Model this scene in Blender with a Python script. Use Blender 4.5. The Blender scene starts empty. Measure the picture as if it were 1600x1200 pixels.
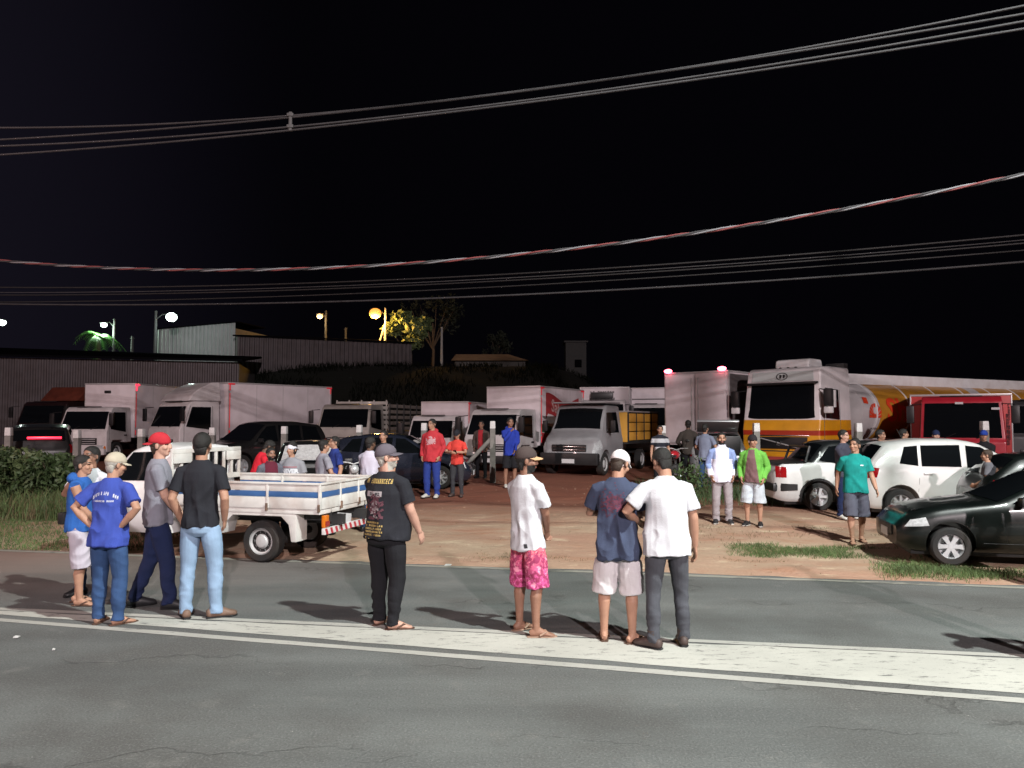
import bpy, bmesh, math, random
import numpy as np
from mathutils import Vector, Matrix
from mathutils.bvhtree import BVHTree
R = math.radians
random.seed(11); RNG = np.random.default_rng(11)
SC = bpy.context.scene; COL = SC.collection
# ---------------------------------------------------------------- camera, night sky, mast light, exposure
CAMZ, PITCH, FPX = 1.95, R(2.81), 1202.0
cam = bpy.data.cameras.new('camera'); camo = bpy.data.objects.new('camera', cam); COL.objects.link(camo)
camo.location = (0, 0, CAMZ); camo.rotation_euler = (math.pi/2 + PITCH, 0, 0)
cam.sensor_width = 36; cam.lens = 36*FPX/1600; cam.clip_end = 1500
SC.camera = camo
w = bpy.data.worlds.new('World'); SC.world = w; w.use_nodes = True
WN, WL = w.node_tree.nodes, w.node_tree.links; bg = WN['Background']; bg.inputs[1].default_value = 1.0
wt = WN.new('ShaderNodeTexCoord'); wx = WN.new('ShaderNodeSeparateXYZ'); WL.new(wt.outputs['Generated'], wx.inputs[0])   # town glow on the left
wr = WN.new('ShaderNodeMapRange'); wr.inputs[1].default_value = -.22; wr.inputs[2].default_value = -.66; wr.interpolation_type = 'SMOOTHSTEP'; WL.new(wx.outputs[0], wr.inputs[0])
wm = WN.new('ShaderNodeMix'); wm.data_type = 'RGBA'; WL.new(wr.outputs[0], wm.inputs[0]); wm.inputs[6].default_value = (.0009, .0008, .0014, 1); wm.inputs[7].default_value = (.0055, .0048, .0085, 1); WL.new(wm.outputs[2], bg.inputs[0])
MAST = (9.0, -1.0, 16.0)
ml = bpy.data.lights.new('floodlight', 'SPOT'); ml.energy = 21800; ml.color = (.93, 1, .95); ml.shadow_soft_size = .28; ml.spot_size = R(66); ml.spot_blend = .6
mo = bpy.data.objects.new('floodlight', ml); mo.location = MAST; COL.objects.link(mo)
mo.rotation_euler = (Vector((4, 9, 0))-Vector(MAST)).to_track_quat('-Z', 'Y').to_euler()
fl = bpy.data.lights.new('forecourt_light', 'POINT'); fl.energy = 105000; fl.color = (1, .86, .88); fl.shadow_soft_size = .6
fo = bpy.data.objects.new('forecourt_light', fl); fo.location = (14, -45, 22); COL.objects.link(fo)
ll = bpy.data.lights.new('road_lamp_light', 'POINT'); ll.energy = 4200; ll.color = (1, .66, .62); ll.shadow_soft_size = .25
lo = bpy.data.objects.new('road_lamp_light', ll); lo.location = (-21, 4.5, 9.0); COL.objects.link(lo)
vs = SC.view_settings; vs.view_transform = 'Standard'; vs.look = 'None'; vs.exposure = 0.3; vs.gamma = 1; vs.use_curve_mapping = False
SC.render.engine = 'CYCLES'
SC.cycles.use_denoising = True
try: SC.cycles.denoiser = 'OPENIMAGEDENOISE'
except Exception: pass
SC.cycles.max_bounces = 5; SC.cycles.sample_clamp_indirect = 4
# ---------------------------------------------------------------- small maths
def lin(*c): return tuple((v/255/12.92 if v < 10.3 else ((v/255+.055)/1.055)**2.4) for v in c)
def sm(a, b, x): t = np.clip((np.asarray(x, float)-a)/(b-a), 0, 1); return t*t*(3-2*t)
def _hash(i, j, k):
    n = (i*374761393 + j*668265263 + k*2147483647) & 0xffffffff
    n = ((n ^ (n >> 13))*1274126177) & 0xffffffff
    return ((n ^ (n >> 16)) & 0xffff)/65535.0
def vnoise(p):
    p = np.asarray(p, float); f = np.floor(p); t = p-f; t = t*t*(3-2*t); i = f.astype(np.int64)
    r = 0
    for a in (0, 1):
        for b in (0, 1):
            for c in (0, 1):
                wgt = (t[:, 0] if a else 1-t[:, 0])*(t[:, 1] if b else 1-t[:, 1])*(t[:, 2] if c else 1-t[:, 2])
                r = r + wgt*_hash(i[:, 0]+a, i[:, 1]+b, i[:, 2]+c)
    return r*2-1
RU = np.array((.969, -.247)); RN = np.array((.247, .969))     # along and across the road
def rd(s, n): return (s*RU[0]+n*RN[0], s*RU[1]+n*RN[1])
def edge_n(s): return 10.27 + .062*np.asarray(s, float)
def hgt(x, y):
    x = np.atleast_1d(np.asarray(x, float)); y = np.atleast_1d(np.asarray(y, float))
    x, y = np.broadcast_arrays(x, y)
    s = x*RU[0]+y*RU[1]; n = x*RN[0]+y*RN[1]; e = n-edge_n(s)
    z = .021*np.clip(n-11.8, 0, 34)*(1-.6*sm(2.5, 8, x))
    z = z + 5.4*sm(43.5, 58, y)*(1-sm(2, 17, x))
    p = np.stack([x*.8, y*.8, x*0], 1); q = np.stack([x*3.1, y*3.1, x*0+5], 1)
    mic = .03*vnoise(p)+.013*vnoise(q)
    k = sm(-.25, .5, e+.22*vnoise(np.stack([x*1.7, y*1.7, x*0+9], 1)))
    z = np.where(y > 60, z, z + mic*k) + np.where(e < 3, -.035*(1-k), 0)
    z = np.where(n < 2.6, -.01+0*z, z)
    return z
def h1(x, y):
    v = float(hgt(x, y)[0]); s = x*RU[0]+y*RU[1]; n = x*RN[0]+y*RN[1]
    return max(v, 0.0) if n < edge_n(s)+.3 else v
def ray(px, py):
    a, b = (px-800)/FPX, (600-py)/FPX
    return np.array((a, math.cos(PITCH)-b*math.sin(PITCH), math.sin(PITCH)+b*math.cos(PITCH)))
def at(px, py, Y):
    d = ray(px, py); k = Y/d[1]; return Vector((d[0]*k, Y, CAMZ+d[2]*k))
def foot(px, py):
    d = ray(px, py)
    Y = 3.0
    while Y < 70:
        k = Y/d[1]
        if CAMZ+d[2]*k <= h1(d[0]*k, Y): break
        Y += .02
    k = Y/d[1]; return Vector((d[0]*k, Y, h1(d[0]*k, Y)))
def onground(px, Y):
    p = at(px, 640, Y); return Vector((p.x, Y, h1(p.x, Y)))
# ---------------------------------------------------------------- materials
MATS = {}
def mat(name, col, rough=.6, metal=0., var=0., vs_=4., bump=0., bs=60., coat=0., spec=.5, emit=None, es=1., dirt=None, dz=.5):
    if name in MATS: return MATS[name]
    m = bpy.data.materials.new(name); m.use_nodes = True; nt = m.node_tree; N = nt.nodes; L = nt.links
    b = N['Principled BSDF']; b.inputs['Roughness'].default_value = rough; b.inputs['Metallic'].default_value = metal
    b.inputs['Coat Weight'].default_value = coat; b.inputs['Coat Roughness'].default_value = .06
    b.inputs['Specular IOR Level'].default_value = spec
    b.inputs['Base Color'].default_value = (*col[:3], 1)
    tc = N.new('ShaderNodeTexCoord')
    out = None
    if var:
        nz = N.new('ShaderNodeTexNoise'); nz.inputs['Scale'].default_value = vs_; nz.inputs['Detail'].default_value = 6
        L.new(tc.outputs['Object'], nz.inputs['Vector'])
        mr = N.new('ShaderNodeMapRange'); mr.inputs[1].default_value = .3; mr.inputs[2].default_value = .7
        mr.inputs[3].default_value = 1-var; mr.inputs[4].default_value = 1+var*.6
        L.new(nz.outputs[0], mr.inputs[0])
        mx = N.new('ShaderNodeMix'); mx.data_type = 'RGBA'; mx.blend_type = 'MULTIPLY'; mx.inputs[0].default_value = 1
        mx.inputs[6].default_value = (*col[:3], 1); L.new(mr.outputs[0], mx.inputs[7]); out = mx.outputs[2]
        mr2 = N.new('ShaderNodeMapRange'); mr2.inputs[3].default_value = max(rough-.12, .03); mr2.inputs[4].default_value = min(rough+.15, 1)
        L.new(nz.outputs[0], mr2.inputs[0]); L.new(mr2.outputs[0], b.inputs['Roughness'])
    if dirt:
        nz = N.new('ShaderNodeTexNoise'); nz.inputs['Scale'].default_value = 2.3; nz.inputs['Detail'].default_value = 8
        L.new(tc.outputs['Object'], nz.inputs['Vector'])
        cr = N.new('ShaderNodeMapRange'); cr.inputs[1].default_value = .45; cr.inputs[2].default_value = .75; cr.inputs[3].default_value = 0; cr.inputs[4].default_value = dz
        L.new(nz.outputs[0], cr.inputs[0])
        mx = N.new('ShaderNodeMix'); mx.data_type = 'RGBA'; L.new(cr.outputs[0], mx.inputs[0])
        if out: L.new(out, mx.inputs[6])
        else: mx.inputs[6].default_value = (*col[:3], 1)
        mx.inputs[7].default_value = (*dirt, 1); out = mx.outputs[2]
    if out: L.new(out, b.inputs['Base Color'])
    if bump:
        nb = N.new('ShaderNodeTexNoise'); nb.inputs['Scale'].default_value = bs; nb.inputs['Detail'].default_value = 4
        L.new(tc.outputs['Object'], nb.inputs['Vector'])
        bp = N.new('ShaderNodeBump'); bp.inputs['Strength'].default_value = bump; bp.inputs['Distance'].default_value = .02
        L.new(nb.outputs[0], bp.inputs['Height']); L.new(bp.outputs[0], b.inputs['Normal'])
    if emit:
        b.inputs['Emission Color'].default_value = (*emit, 1); b.inputs['Emission Strength'].default_value = es
    MATS[name] = m; return m
def cloth(name, rgb, var=.16, bump=.25): return mat('cloth_'+name, lin(*rgb), .88, var=var, vs_=7, bump=bump, bs=130, spec=.25)
def ramp_mat(name, stops, coord='Z', rough=.4, coat=0., scale=1., src='Object', constant=True, noise=0.):
    """paint scheme along one local axis; stops: (position, colour)"""
    if name in MATS: return MATS[name]
    m = bpy.data.materials.new(name); m.use_nodes = True; N = m.node_tree.nodes; L = m.node_tree.links
    b = N['Principled BSDF']; b.inputs['Roughness'].default_value = rough; b.inputs['Coat Weight'].default_value = coat
    tc = N.new('ShaderNodeTexCoord'); sx = N.new('ShaderNodeSeparateXYZ'); L.new(tc.outputs[src], sx.inputs[0])
    lo_, hi_ = stops[0][0], stops[-1][0]+1e-3
    mr = N.new('ShaderNodeMapRange'); mr.inputs[1].default_value = lo_; mr.inputs[2].default_value = hi_; L.new(sx.outputs[coord], mr.inputs[0])
    cr = N.new('ShaderNodeValToRGB'); cr.color_ramp.interpolation = 'CONSTANT' if constant else 'LINEAR'
    el = cr.color_ramp.elements
    while len(el) > 1: el.remove(el[-1])
    for i, (p, c) in enumerate(stops):
        e = el[0] if i == 0 else el.new((p-lo_)/(hi_-lo_))
        e.position = (p-lo_)/(hi_-lo_); e.color = (*c, 1)
    L.new(mr.outputs[0], cr.inputs[0]); o = cr.outputs[0]
    nz = N.new('ShaderNodeTexNoise'); nz.inputs['Scale'].default_value = 3; nz.inputs['Detail'].default_value = 7; L.new(tc.outputs['Object'], nz.inputs['Vector'])
    m2 = N.new('ShaderNodeMapRange'); m2.inputs[3].default_value = .72; m2.inputs[4].default_value = 1.15; L.new(nz.outputs[0], m2.inputs[0])
    mx = N.new('ShaderNodeMix'); mx.data_type = 'RGBA'; mx.blend_type = 'MULTIPLY'; mx.inputs[0].default_value = 1
    L.new(o, mx.inputs[6]); L.new(m2.outputs[0], mx.inputs[7]); L.new(mx.outputs[2], b.inputs['Base Color'])
    MATS[name] = m; return m
BLACK = mat('black_plastic', (.012, .012, .013), .45, var=.2)
RUBBER = mat('rubber', (.013, .013, .013), .85, var=.3, vs_=12, dirt=lin(90, 66, 50), dz=.25)
GLASS = mat('dark_glass', (.004, .005, .006), .06, spec=.6)
LAMPGLASS = mat('lamp_glass', (.55, .57, .58), .12, metal=.25, var=.25, vs_=30, coat=.8)
CHROME = mat('chrome', (.7, .7, .7), .2, metal=1)
ALLOY = mat('alloy', (.52, .53, .54), .35, metal=.55, var=.1)
STEEL = mat('steel_wheel', (.45, .45, .45), .5, metal=.2, var=.2)
DARKMETAL = mat('dark_metal', (.03, .03, .03), .6, metal=.2, var=.3)
REDLAMP = mat('red_lamp', (.26, .005, .008), .15, coat=1)
REDLIT = mat('red_lit', (.6, .01, .02), .3, emit=(1, .02, .05), es=3.2)
REDHOT = mat('red_hot', (.6, .01, .02), .3, emit=(1, .10, .16), es=11)
REDDIM = mat('red_reflector_glow', (.65, .02, .03), .3, emit=(1, .03, .06), es=.16)  # faint emission stands in for light thrown back by the reflectors
AMBER = mat('amber_lamp', (.6, .16, .01), .2, coat=1)
PLATE = mat('number_plate', (.55, .55, .56), .4, var=.15, vs_=60)
WHITEP = mat('white_paint', (.74, .74, .74), .38, var=.07, coat=.5, dirt=lin(150, 120, 100), dz=.25)
# ---------------------------------------------------------------- mesh helpers
class MB:
    def __init__(s): s.v = []; s.f = []
    def add(s, v, f):
        o = len(s.v); s.v += [tuple(map(float, q)) for q in v]; s.f += [tuple(i+o for i in q) for q in f]; return s
    def bm(s, bm):
        bm.verts.index_update(); s.add([v.co for v in bm.verts], [[v.index for v in f.verts] for f in bm.faces]); bm.free(); return s
    def box(s, c, d, r=0, rot=None):
        bm = bmesh.new(); bmesh.ops.create_cube(bm, size=1)
        for v in bm.verts: v.co = Vector((v.co.x*d[0], v.co.y*d[1], v.co.z*d[2]))
        if r: bmesh.ops.bevel(bm, geom=bm.edges[:], offset=r, segments=2, affect='EDGES', profile=.6)
        M_ = Matrix.Translation(c) @ (rot.to_4x4() if rot else Matrix())
        bm.transform(M_); return s.bm(bm)
    def prism(s, poly, y0, y1, r=0, seg=2, axis='y'):
        bm = bmesh.new(); a = [bm.verts.new((p[0], y0, p[1])) for p in poly]; f = bm.faces.new(a)
        e = bmesh.ops.extrude_face_region(bm, geom=[f]); 
        for v in [g for g in e['geom'] if isinstance(g, bmesh.types.BMVert)]: v.co.y = y1
        bmesh.ops.recalc_face_normals(bm, faces=bm.faces[:])
        if r: bmesh.ops.bevel(bm, geom=bm.edges[:], offset=r, segments=seg, affect='EDGES', profile=.6, clamp_overlap=True)
        if axis == 'x': bm.transform(Matrix(((0, 1, 0, 0), (1, 0, 0, 0), (0, 0, 1, 0), (0, 0, 0, 1)))); bmesh.ops.recalc_face_normals(bm, faces=bm.faces[:])
        return s.bm(bm)
    def loft(s, pts, rad, n=14, side=(1, 0, 0), cap=True):
        P = np.asarray(pts, float); Rr = np.asarray(rad, float)
        if Rr.ndim == 1: Rr = np.stack([Rr, Rr], 1)
        T = np.gradient(P, axis=0); T /= np.linalg.norm(T, axis=1)[:, None]+1e-9
        sd = np.asarray(side, float); V = []
        for p, t, r in zip(P, T, Rr):
            a = sd-np.dot(sd, t)*t; a /= np.linalg.norm(a)+1e-9; b = np.cross(t, a)
            for k in range(n):
                q = 2*math.pi*k/n; V.append(p+a*r[0]*math.cos(q)+b*r[1]*math.sin(q))
        Fc = [(i*n+k, i*n+(k+1) % n, (i+1)*n+(k+1) % n, (i+1)*n+k) for i in range(len(P)-1) for k in range(n)]
        if cap:
            m = len(V); V += [P[0], P[-1]]
            Fc += [(m, (k+1) % n, k) for k in range(n)]+[(m+1, (len(P)-1)*n+k, (len(P)-1)*n+(k+1) % n) for k in range(n)]
        return s.add(V, Fc)
    def tube(s, pts, r, n=8): 
        p = np.asarray(pts, float); d = p[-1]-p[0]; sd = (1, 0, 0) if abs(d[0]) < .8*np.linalg.norm(d) else (0, 0, 1)
        return s.loft(p, np.full(len(p), r) if np.isscalar(r) else r, n, sd)
    def ell(s, c, r, nu=14, nv=9, fn=None, M_=None):
        V = []; c = np.asarray(c, float)
        for j in range(nv+1):
            th = math.pi*j/nv
            for i in range(nu):
                ph = 2*math.pi*i/nu; d = np.array((math.sin(th)*math.cos(ph), math.sin(th)*math.sin(ph), math.cos(th)))
                V.append(d*r+c)
        V = np.array(V)
        if fn: V = fn(V)
        Fc = [(j*nu+i, (j+1)*nu+i, (j+1)*nu+(i+1) % nu, j*nu+(i+1) % nu) for j in range(nv) for i in range(nu)]
        return s.add(V, Fc)
    def lathe(s, prof, n=24, axis='y', c=(0, 0, 0)):
        V = []
        for (a, r) in prof:
            for k in range(n):
                q = 2*math.pi*k/n; u, v = r*math.cos(q), r*math.sin(q)
                V.append((c[0]+u, c[1]+a, c[2]+v) if axis == 'y' else ((c[0]+a, c[1]+u, c[2]+v) if axis == 'x' else (c[0]+u, c[1]+v, c[2]+a)))
        return s.add(V, [(i*n+k, i*n+(k+1) % n, (i+1)*n+(k+1) % n, (i+1)*n+k) for i in range(len(prof)-1) for k in range(n)])
    def xf(s, M_): s.v = [tuple(M_ @ Vector(v)) for v in s.v]; return s
    def mesh(s, name, m=None, smooth=35):
        me = bpy.data.meshes.new(name); me.from_pydata(s.v, [], s.f)
        bm = bmesh.new(); bm.from_mesh(me); bmesh.ops.remove_doubles(bm, verts=bm.verts[:], dist=1e-5)
        bmesh.ops.recalc_face_normals(bm, faces=bm.faces[:]); bm.to_mesh(me); bm.free()
        if m: me.materials.append(m)
        if smooth: me.shade_smooth(); me.set_sharp_from_angle(angle=R(smooth))
        return me
    def build(s, name, m, parent=None, smooth=35, **k): return ob(name, s.mesh(name, m, smooth), parent, **k)
def ob(name, data, parent=None, label=None, cat=None, group=None, kind=None, loc=None, rot=None):
    o = bpy.data.objects.new(name, data); COL.objects.link(o)
    if parent: o.parent = parent
    if loc is not None: o.location = loc
    if rot is not None: o.rotation_euler = rot
    for k, v in (('label', label), ('category', cat), ('group', group), ('kind', kind)):
        if v: o[k] = v
    return o
def thing(name, label, cat, loc=(0, 0, 0), rz=0., group=None, scale=1.):
    o = ob(name, None, None, label, cat, group, None, loc, (0, 0, rz)); o.empty_display_size = .2; o.scale = (scale,)*3; return o
def text_mesh(body, size, bold=0., res=2):
    cu = bpy.data.curves.new('t', 'FONT'); cu.body = body; cu.size = size; cu.align_x = 'CENTER'; cu.align_y = 'CENTER'; cu.offset = bold; cu.resolution_u = res
    o = bpy.data.objects.new('t', cu); COL.objects.link(o); dg = bpy.context.evaluated_depsgraph_get()
    me = o.evaluated_get(dg).to_mesh(); bm = bmesh.new(); bm.from_mesh(me); o.evaluated_get(dg).to_mesh_clear()
    bpy.data.objects.remove(o)
    bmesh.ops.triangulate(bm, faces=bm.faces[:])
    bmesh.ops.subdivide_edges(bm, edges=[e for e in bm.edges if e.calc_length() > .04], cuts=2)
    bmesh.ops.triangulate(bm, faces=bm.faces[:])
    bm.verts.index_update()
    V = [tuple(v.co) for v in bm.verts]; Fc = [tuple(v.index for v in f.verts) for f in bm.faces]; bm.free(); return V, Fc
def scribble(wd, ht, n, seed=0, arc=0.):
    """illegible little print: upright strokes and bars"""
    rr = random.Random(seed); V = []; Fc = []; x = -wd/2; st = wd/n
    for i in range(n):
        cx = x+st*(i+.5)
        if rr.random() < .1: continue
        zz = arc*(1-(2*cx/wd)**2)
        parts = [(cx-st*.3, cx-st*.08, -ht/2, ht/2)]
        if rr.random() < .7: parts.append((cx+st*.12, cx+st*.34, -ht/2, ht/2))
        for q in (-.5, -.08, .28):
            if rr.random() < .6: parts.append((cx-st*.3, cx+st*.34, q*ht, q*ht+ht*.2))
        for (a, b, c, d) in parts:
            o = len(V); V += [(a, c+zz, 0), (b, c+zz, 0), (b, d+zz, 0), (a, d+zz, 0)]; Fc.append((o, o+1, o+2, o+3))
    return V, Fc
# ================================================================ setting: ground, road
def node_mat(name, rough=.9):
    m = bpy.data.materials.new(name); m.use_nodes = True; nt = m.node_tree; b = nt.nodes['Principled BSDF']; b.inputs['Roughness'].default_value = rough
    b.inputs['Specular IOR Level'].default_value = .3
    return m, nt.nodes, nt.links, b
def nnoise(N, L, vec, sc, det=6, ro=.55):
    n = N.new('ShaderNodeTexNoise'); n.inputs['Scale'].default_value = sc; n.inputs['Detail'].default_value = det; n.inputs['Roughness'].default_value = ro
    L.new(vec, n.inputs['Vector']); return n.outputs[0]
def nrange(N, L, v, a, b, c=0., d=1.):
    m = N.new('ShaderNodeMapRange'); m.inputs[1].default_value = a; m.inputs[2].default_value = b; m.inputs[3].default_value = c; m.inputs[4].default_value = d
    L.new(v, m.inputs[0]); return m.outputs[0]
def nmix(N, L, f, a, b, mode='MIX'):
    m = N.new('ShaderNodeMix'); m.data_type = 'RGBA'; m.blend_type = mode
    if isinstance(f, (int, float)): m.inputs[0].default_value = f
    else: L.new(f, m.inputs[0])
    for i, q in ((6, a), (7, b)):
        if isinstance(q, tuple): m.inputs[i].default_value = (*q[:3], 1)
        else: L.new(q, m.inputs[i])
    return m.outputs[2]
def nmath(N, L, op, a, b=None):
    m = N.new('ShaderNodeMath'); m.operation = op
    for i, q in ((0, a), (1, b)):
        if q is None: continue
        if isinstance(q, (int, float)): m.inputs[i].default_value = q
        else: L.new(q, m.inputs[i])
    return m.outputs[0]
def nscale(N, L, vec, s):
    m = N.new('ShaderNodeMapping'); m.inputs['Scale'].default_value = s; m.inputs['Rotation'].default_value = (0, 0, R(14.3)); L.new(vec, m.inputs[0]); return m.outputs[0]
# dirt yard
def dirt_material():
    m, N, L, b = node_mat('red_dirt', .95)
    tc = N.new('ShaderNodeTexCoord').outputs['Object']
    st = nscale(N, L, tc, (.55, 1.15, 1))
    big = nnoise(N, L, st, .5, 8); mid = nnoise(N, L, st, 1.8, 8, .65); fine = nnoise(N, L, tc, 22, 6, .7)
    c = nmix(N, L, nrange(N, L, big, .38, .62), lin(170, 135, 115), lin(178, 155, 132))
    c = nmix(N, L, nrange(N, L, mid, .52, .72, 0, .8), c, lin(164, 116, 90))
    c = nmix(N, L, nrange(N, L, mid, .44, .33), c, lin(200, 178, 152))
    c = nmix(N, L, nrange(N, L, fine, .3, .7, .0, .5), c, nmix(N, L, .5, c, lin(90, 62, 44)))
    # deeper red clay further back in the yard
    sx = N.new('ShaderNodeSeparateXYZ'); L.new(tc, sx.inputs[0])
    yy = nmath(N, L, 'ADD', sx.outputs[1], nmath(N, L, 'MULTIPLY', big, 5.0))
    c = nmix(N, L, nrange(N, L, yy, 17.0, 20.5), c, nmix(N, L, mid, lin(104, 60, 46), lin(136, 84, 66)))
    # dark vegetated slope
    c = nmix(N, L, nrange(N, L, yy, 41, 48), c, nmix(N, L, mid, (.003, .004, .002), (.009, .009, .006)))
    L.new(c, b.inputs['Base Color'])
    bp = N.new('ShaderNodeBump'); bp.inputs['Strength'].default_value = .8; bp.inputs['Distance'].default_value = .05
    hsum = nmath(N, L, 'ADD', nmath(N, L, 'MULTIPLY', mid, 1.2), nmath(N, L, 'MULTIPLY', fine, .35))
    L.new(hsum, bp.inputs['Height']); L.new(bp.outputs[0], b.inputs['Normal'])
    return m
DIRT = dirt_material()
xs = np.unique(np.concatenate([np.linspace(-420, -34, 24), np.linspace(-34, 30, 330), np.linspace(30, 420, 26)]))
ys = np.unique(np.concatenate([np.linspace(-60, 4, 12), np.linspace(4, 22, 190), np.linspace(22, 46, 90), np.linspace(46, 70, 40), np.linspace(70, 700, 22)]))
GX, GY = np.meshgrid(xs, ys); GZ = hgt(GX.ravel(), GY.ravel())
nx, ny = len(xs), len(ys)
gm = bpy.data.meshes.new('ground')
gm.from_pydata(np.stack([GX.ravel(), GY.ravel(), GZ], 1).tolist(), [], [(j*nx+i, j*nx+i+1, (j+1)*nx+i+1, (j+1)*nx+i) for j in range(ny-1) for i in range(nx-1)])
gm.materials.append(DIRT); gm.shade_smooth()
ob('ground', gm, kind='structure', label='bare red dirt yard rising gently behind the road', cat='ground')
# asphalt road with the tapering far lane
def asphalt_material():
    m, N, L, b = node_mat('asphalt', .82)
    tc = N.new('ShaderNodeTexCoord').outputs['Object']
    st = nscale(N, L, tc, (.16, 1.0, 1))
    big = nnoise(N, L, tc, .55, 5); strk = nnoise(N, L, st, 1.4, 7, .6); mid = nnoise(N, L, tc, 3.2, 6); fine = nnoise(N, L, tc, 60, 4, .8); agg = nnoise(N, L, tc, 22, 5, .85)
    c = nmix(N, L, nrange(N, L, strk, .36, .64), (.104, .109, .106), (.154, .162, .156))
    c = nmix(N, L, nrange(N, L, big, .47, .62, 0, .8), c, (.088, .085, .080))
    c = nmix(N, L, nrange(N, L, mid, .6, .75, 0, .6), c, (.19, .185, .172))
    c = nmix(N, L, nrange(N, L, agg, .35, .65, 0, .5), c, nmix(N, L, nrange(N, L, fine, .45, .62), (.055, .055, .055), (.27, .27, .26)))
    # crack lines
    vo = N.new('ShaderNodeTexVoronoi'); vo.feature = 'DISTANCE_TO_EDGE'; vo.inputs['Scale'].default_value = .55
    wp = N.new('ShaderNodeVectorMath'); wp.operation = 'ADD'
    nz = N.new('ShaderNodeTexNoise'); nz.inputs['Scale'].default_value = 1.6; nz.inputs['Detail'].default_value = 6; L.new(tc, nz.inputs['Vector'])
    L.new(st, wp.inputs[0]); L.new(nz.outputs[1], wp.inputs[1]); L.new(wp.outputs[0], vo.inputs['Vector'])
    ck = nmath(N, L, 'MULTIPLY', nrange(N, L, vo.outputs['Distance'], .004, .012, 1, 0), nrange(N, L, big, .48, .56))
    c = nmix(N, L, nmath(N, L, 'MULTIPLY', ck, .28), c, (.022, .022, .022))
    # pale grit
    sp = N.new('ShaderNodeTexVoronoi'); sp.inputs['Scale'].default_value = 9; L.new(tc, sp.inputs['Vector'])
    g = nmath(N, L, 'MULTIPLY', nrange(N, L, sp.outputs['Distance'], .045, .03), nrange(N, L, mid, .52, .6))
    c = nmix(N, L, g, c, (.36, .36, .33))
    # polished wheel tracks along both lanes
    sxy = N.new('ShaderNodeSeparateXYZ'); L.new(tc, sxy.inputs[0])
    nn_ = nmath(N, L, 'ADD', nmath(N, L, 'MULTIPLY', sxy.outputs[0], .247), nmath(N, L, 'MULTIPLY', sxy.outputs[1], .969))
    nn_ = nmath(N, L, 'ADD', nn_, nmath(N, L, 'MULTIPLY', strk, .5))
    tr_ = None
    for c0 in (3.65, 5.3, 8.1, 9.7):
        g_ = nrange(N, L, nmath(N, L, 'ABSOLUTE', nmath(N, L, 'SUBTRACT', nn_, c0)), .1, .48, 1, 0); tr_ = g_ if tr_ is None else nmath(N, L, 'MAXIMUM', tr_, g_)
    c = nmix(N, L, nmath(N, L, 'MULTIPLY', nmath(N, L, 'MULTIPLY', tr_, nrange(N, L, big, .35, .6)), .5), c, nmix(N, L, .5, c, (.055, .057, .056)))
    # shoulder dust at left, with the pink cast of the light painted in
    sx = N.new('ShaderNodeSeparateXYZ'); L.new(tc, sx.inputs[0])
    d = nmath(N, L, 'MULTIPLY', nrange(N, L, sx.outputs[0], -1.5, -7.5), nrange(N, L, sx.outputs[1], 8.0, 11.0))
    d = nmath(N, L, 'MULTIPLY', d, nrange(N, L, strk, .3, .6, .35, .85))
    c = nmix(N, L, d, c, lin(140, 116, 106))
    L.new(c, b.inputs['Base Color'])
    bp = N.new('ShaderNodeBump'); bp.inputs['Strength'].default_value = .55; bp.inputs['Distance'].default_value = .012
    L.new(nmath(N, L, 'SUBTRACT', nmath(N, L, 'ADD', agg, fine), ck), bp.inputs['Height']); L.new(bp.outputs[0], b.inputs['Normal'])
    return m
ASPH = asphalt_material()
def strip(name, m, n0, n1, z, s0=-60, s1=50, ds=.5, parent=None, jag=0., seed=0, **k):
    S = np.arange(s0, s1+ds, ds); f0 = n0 if callable(n0) else (lambda s: n0+0*s); f1 = n1 if callable(n1) else (lambda s: n1+0*s)
    a, c = f0(S), f1(S)
    if jag: a = a+jag*vnoise(np.stack([S*2.3, S*0+seed, S*0], 1)); c = c+jag*vnoise(np.stack([S*2.7, S*0+seed+9, S*0], 1))
    V = []
    for q in (a, c): V += [(*rd(s, n), z) for s, n in zip(S, q)]
    q = len(S); me = bpy.data.meshes.new(name); me.from_pydata(V, [], [(i, i+1, q+i+1, q+i) for i in range(q-1)]); me.materials.append(m)
    return ob(name, me, parent, **k)
road = strip('road', ASPH, 2.4, edge_n, 0.0, ds=.12, jag=.05, kind='structure', label='worn grey asphalt road crossing the foreground', cat='road')
def paint_material(name, col, wear, sc):
    m, N, L, b = node_mat(name, .75)
    tc = N.new('ShaderNodeTexCoord').outputs['Object']
    st = nscale(N, L, tc, (.45, 1.5, 1))
    a = nnoise(N, L, st, sc, 8, .72); f = nnoise(N, L, tc, 60, 3, .7); big = nnoise(N, L, tc, 1.2, 4)
    vo = N.new('ShaderNodeTexVoronoi'); vo.feature = 'DISTANCE_TO_EDGE'; vo.inputs['Scale'].default_value = 11
    wp = N.new('ShaderNodeVectorMath'); wp.operation = 'ADD'; nz = N.new('ShaderNodeTexNoise'); nz.inputs['Scale'].default_value = 5; nz.inputs['Detail'].default_value = 5; L.new(tc, nz.inputs['Vector'])
    L.new(tc, wp.inputs[0]); L.new(nz.outputs[1], wp.inputs[1]); L.new(wp.outputs[0], vo.inputs['Vector'])
    ck = nmath(N, L, 'MULTIPLY', nrange(N, L, vo.outputs['Distance'], .012, .035, 1, 0), nrange(N, L, a, .5, .58))
    c = nmix(N, L, nrange(N, L, big, .35, .7), col, tuple(v*.82 for v in col))
    c = nmix(N, L, nrange(N, L, f, .3, .7, 0, .25), c, tuple(v*.6 for v in col))
    c = nmix(N, L, nmath(N, L, 'MAXIMUM', nrange(N, L, a, wear, wear+.07, 0, .85), nmath(N, L, 'MULTIPLY', ck, .75)), c, (.10, .10, .095))
    L.new(c, b.inputs['Base Color']); return m
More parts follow.
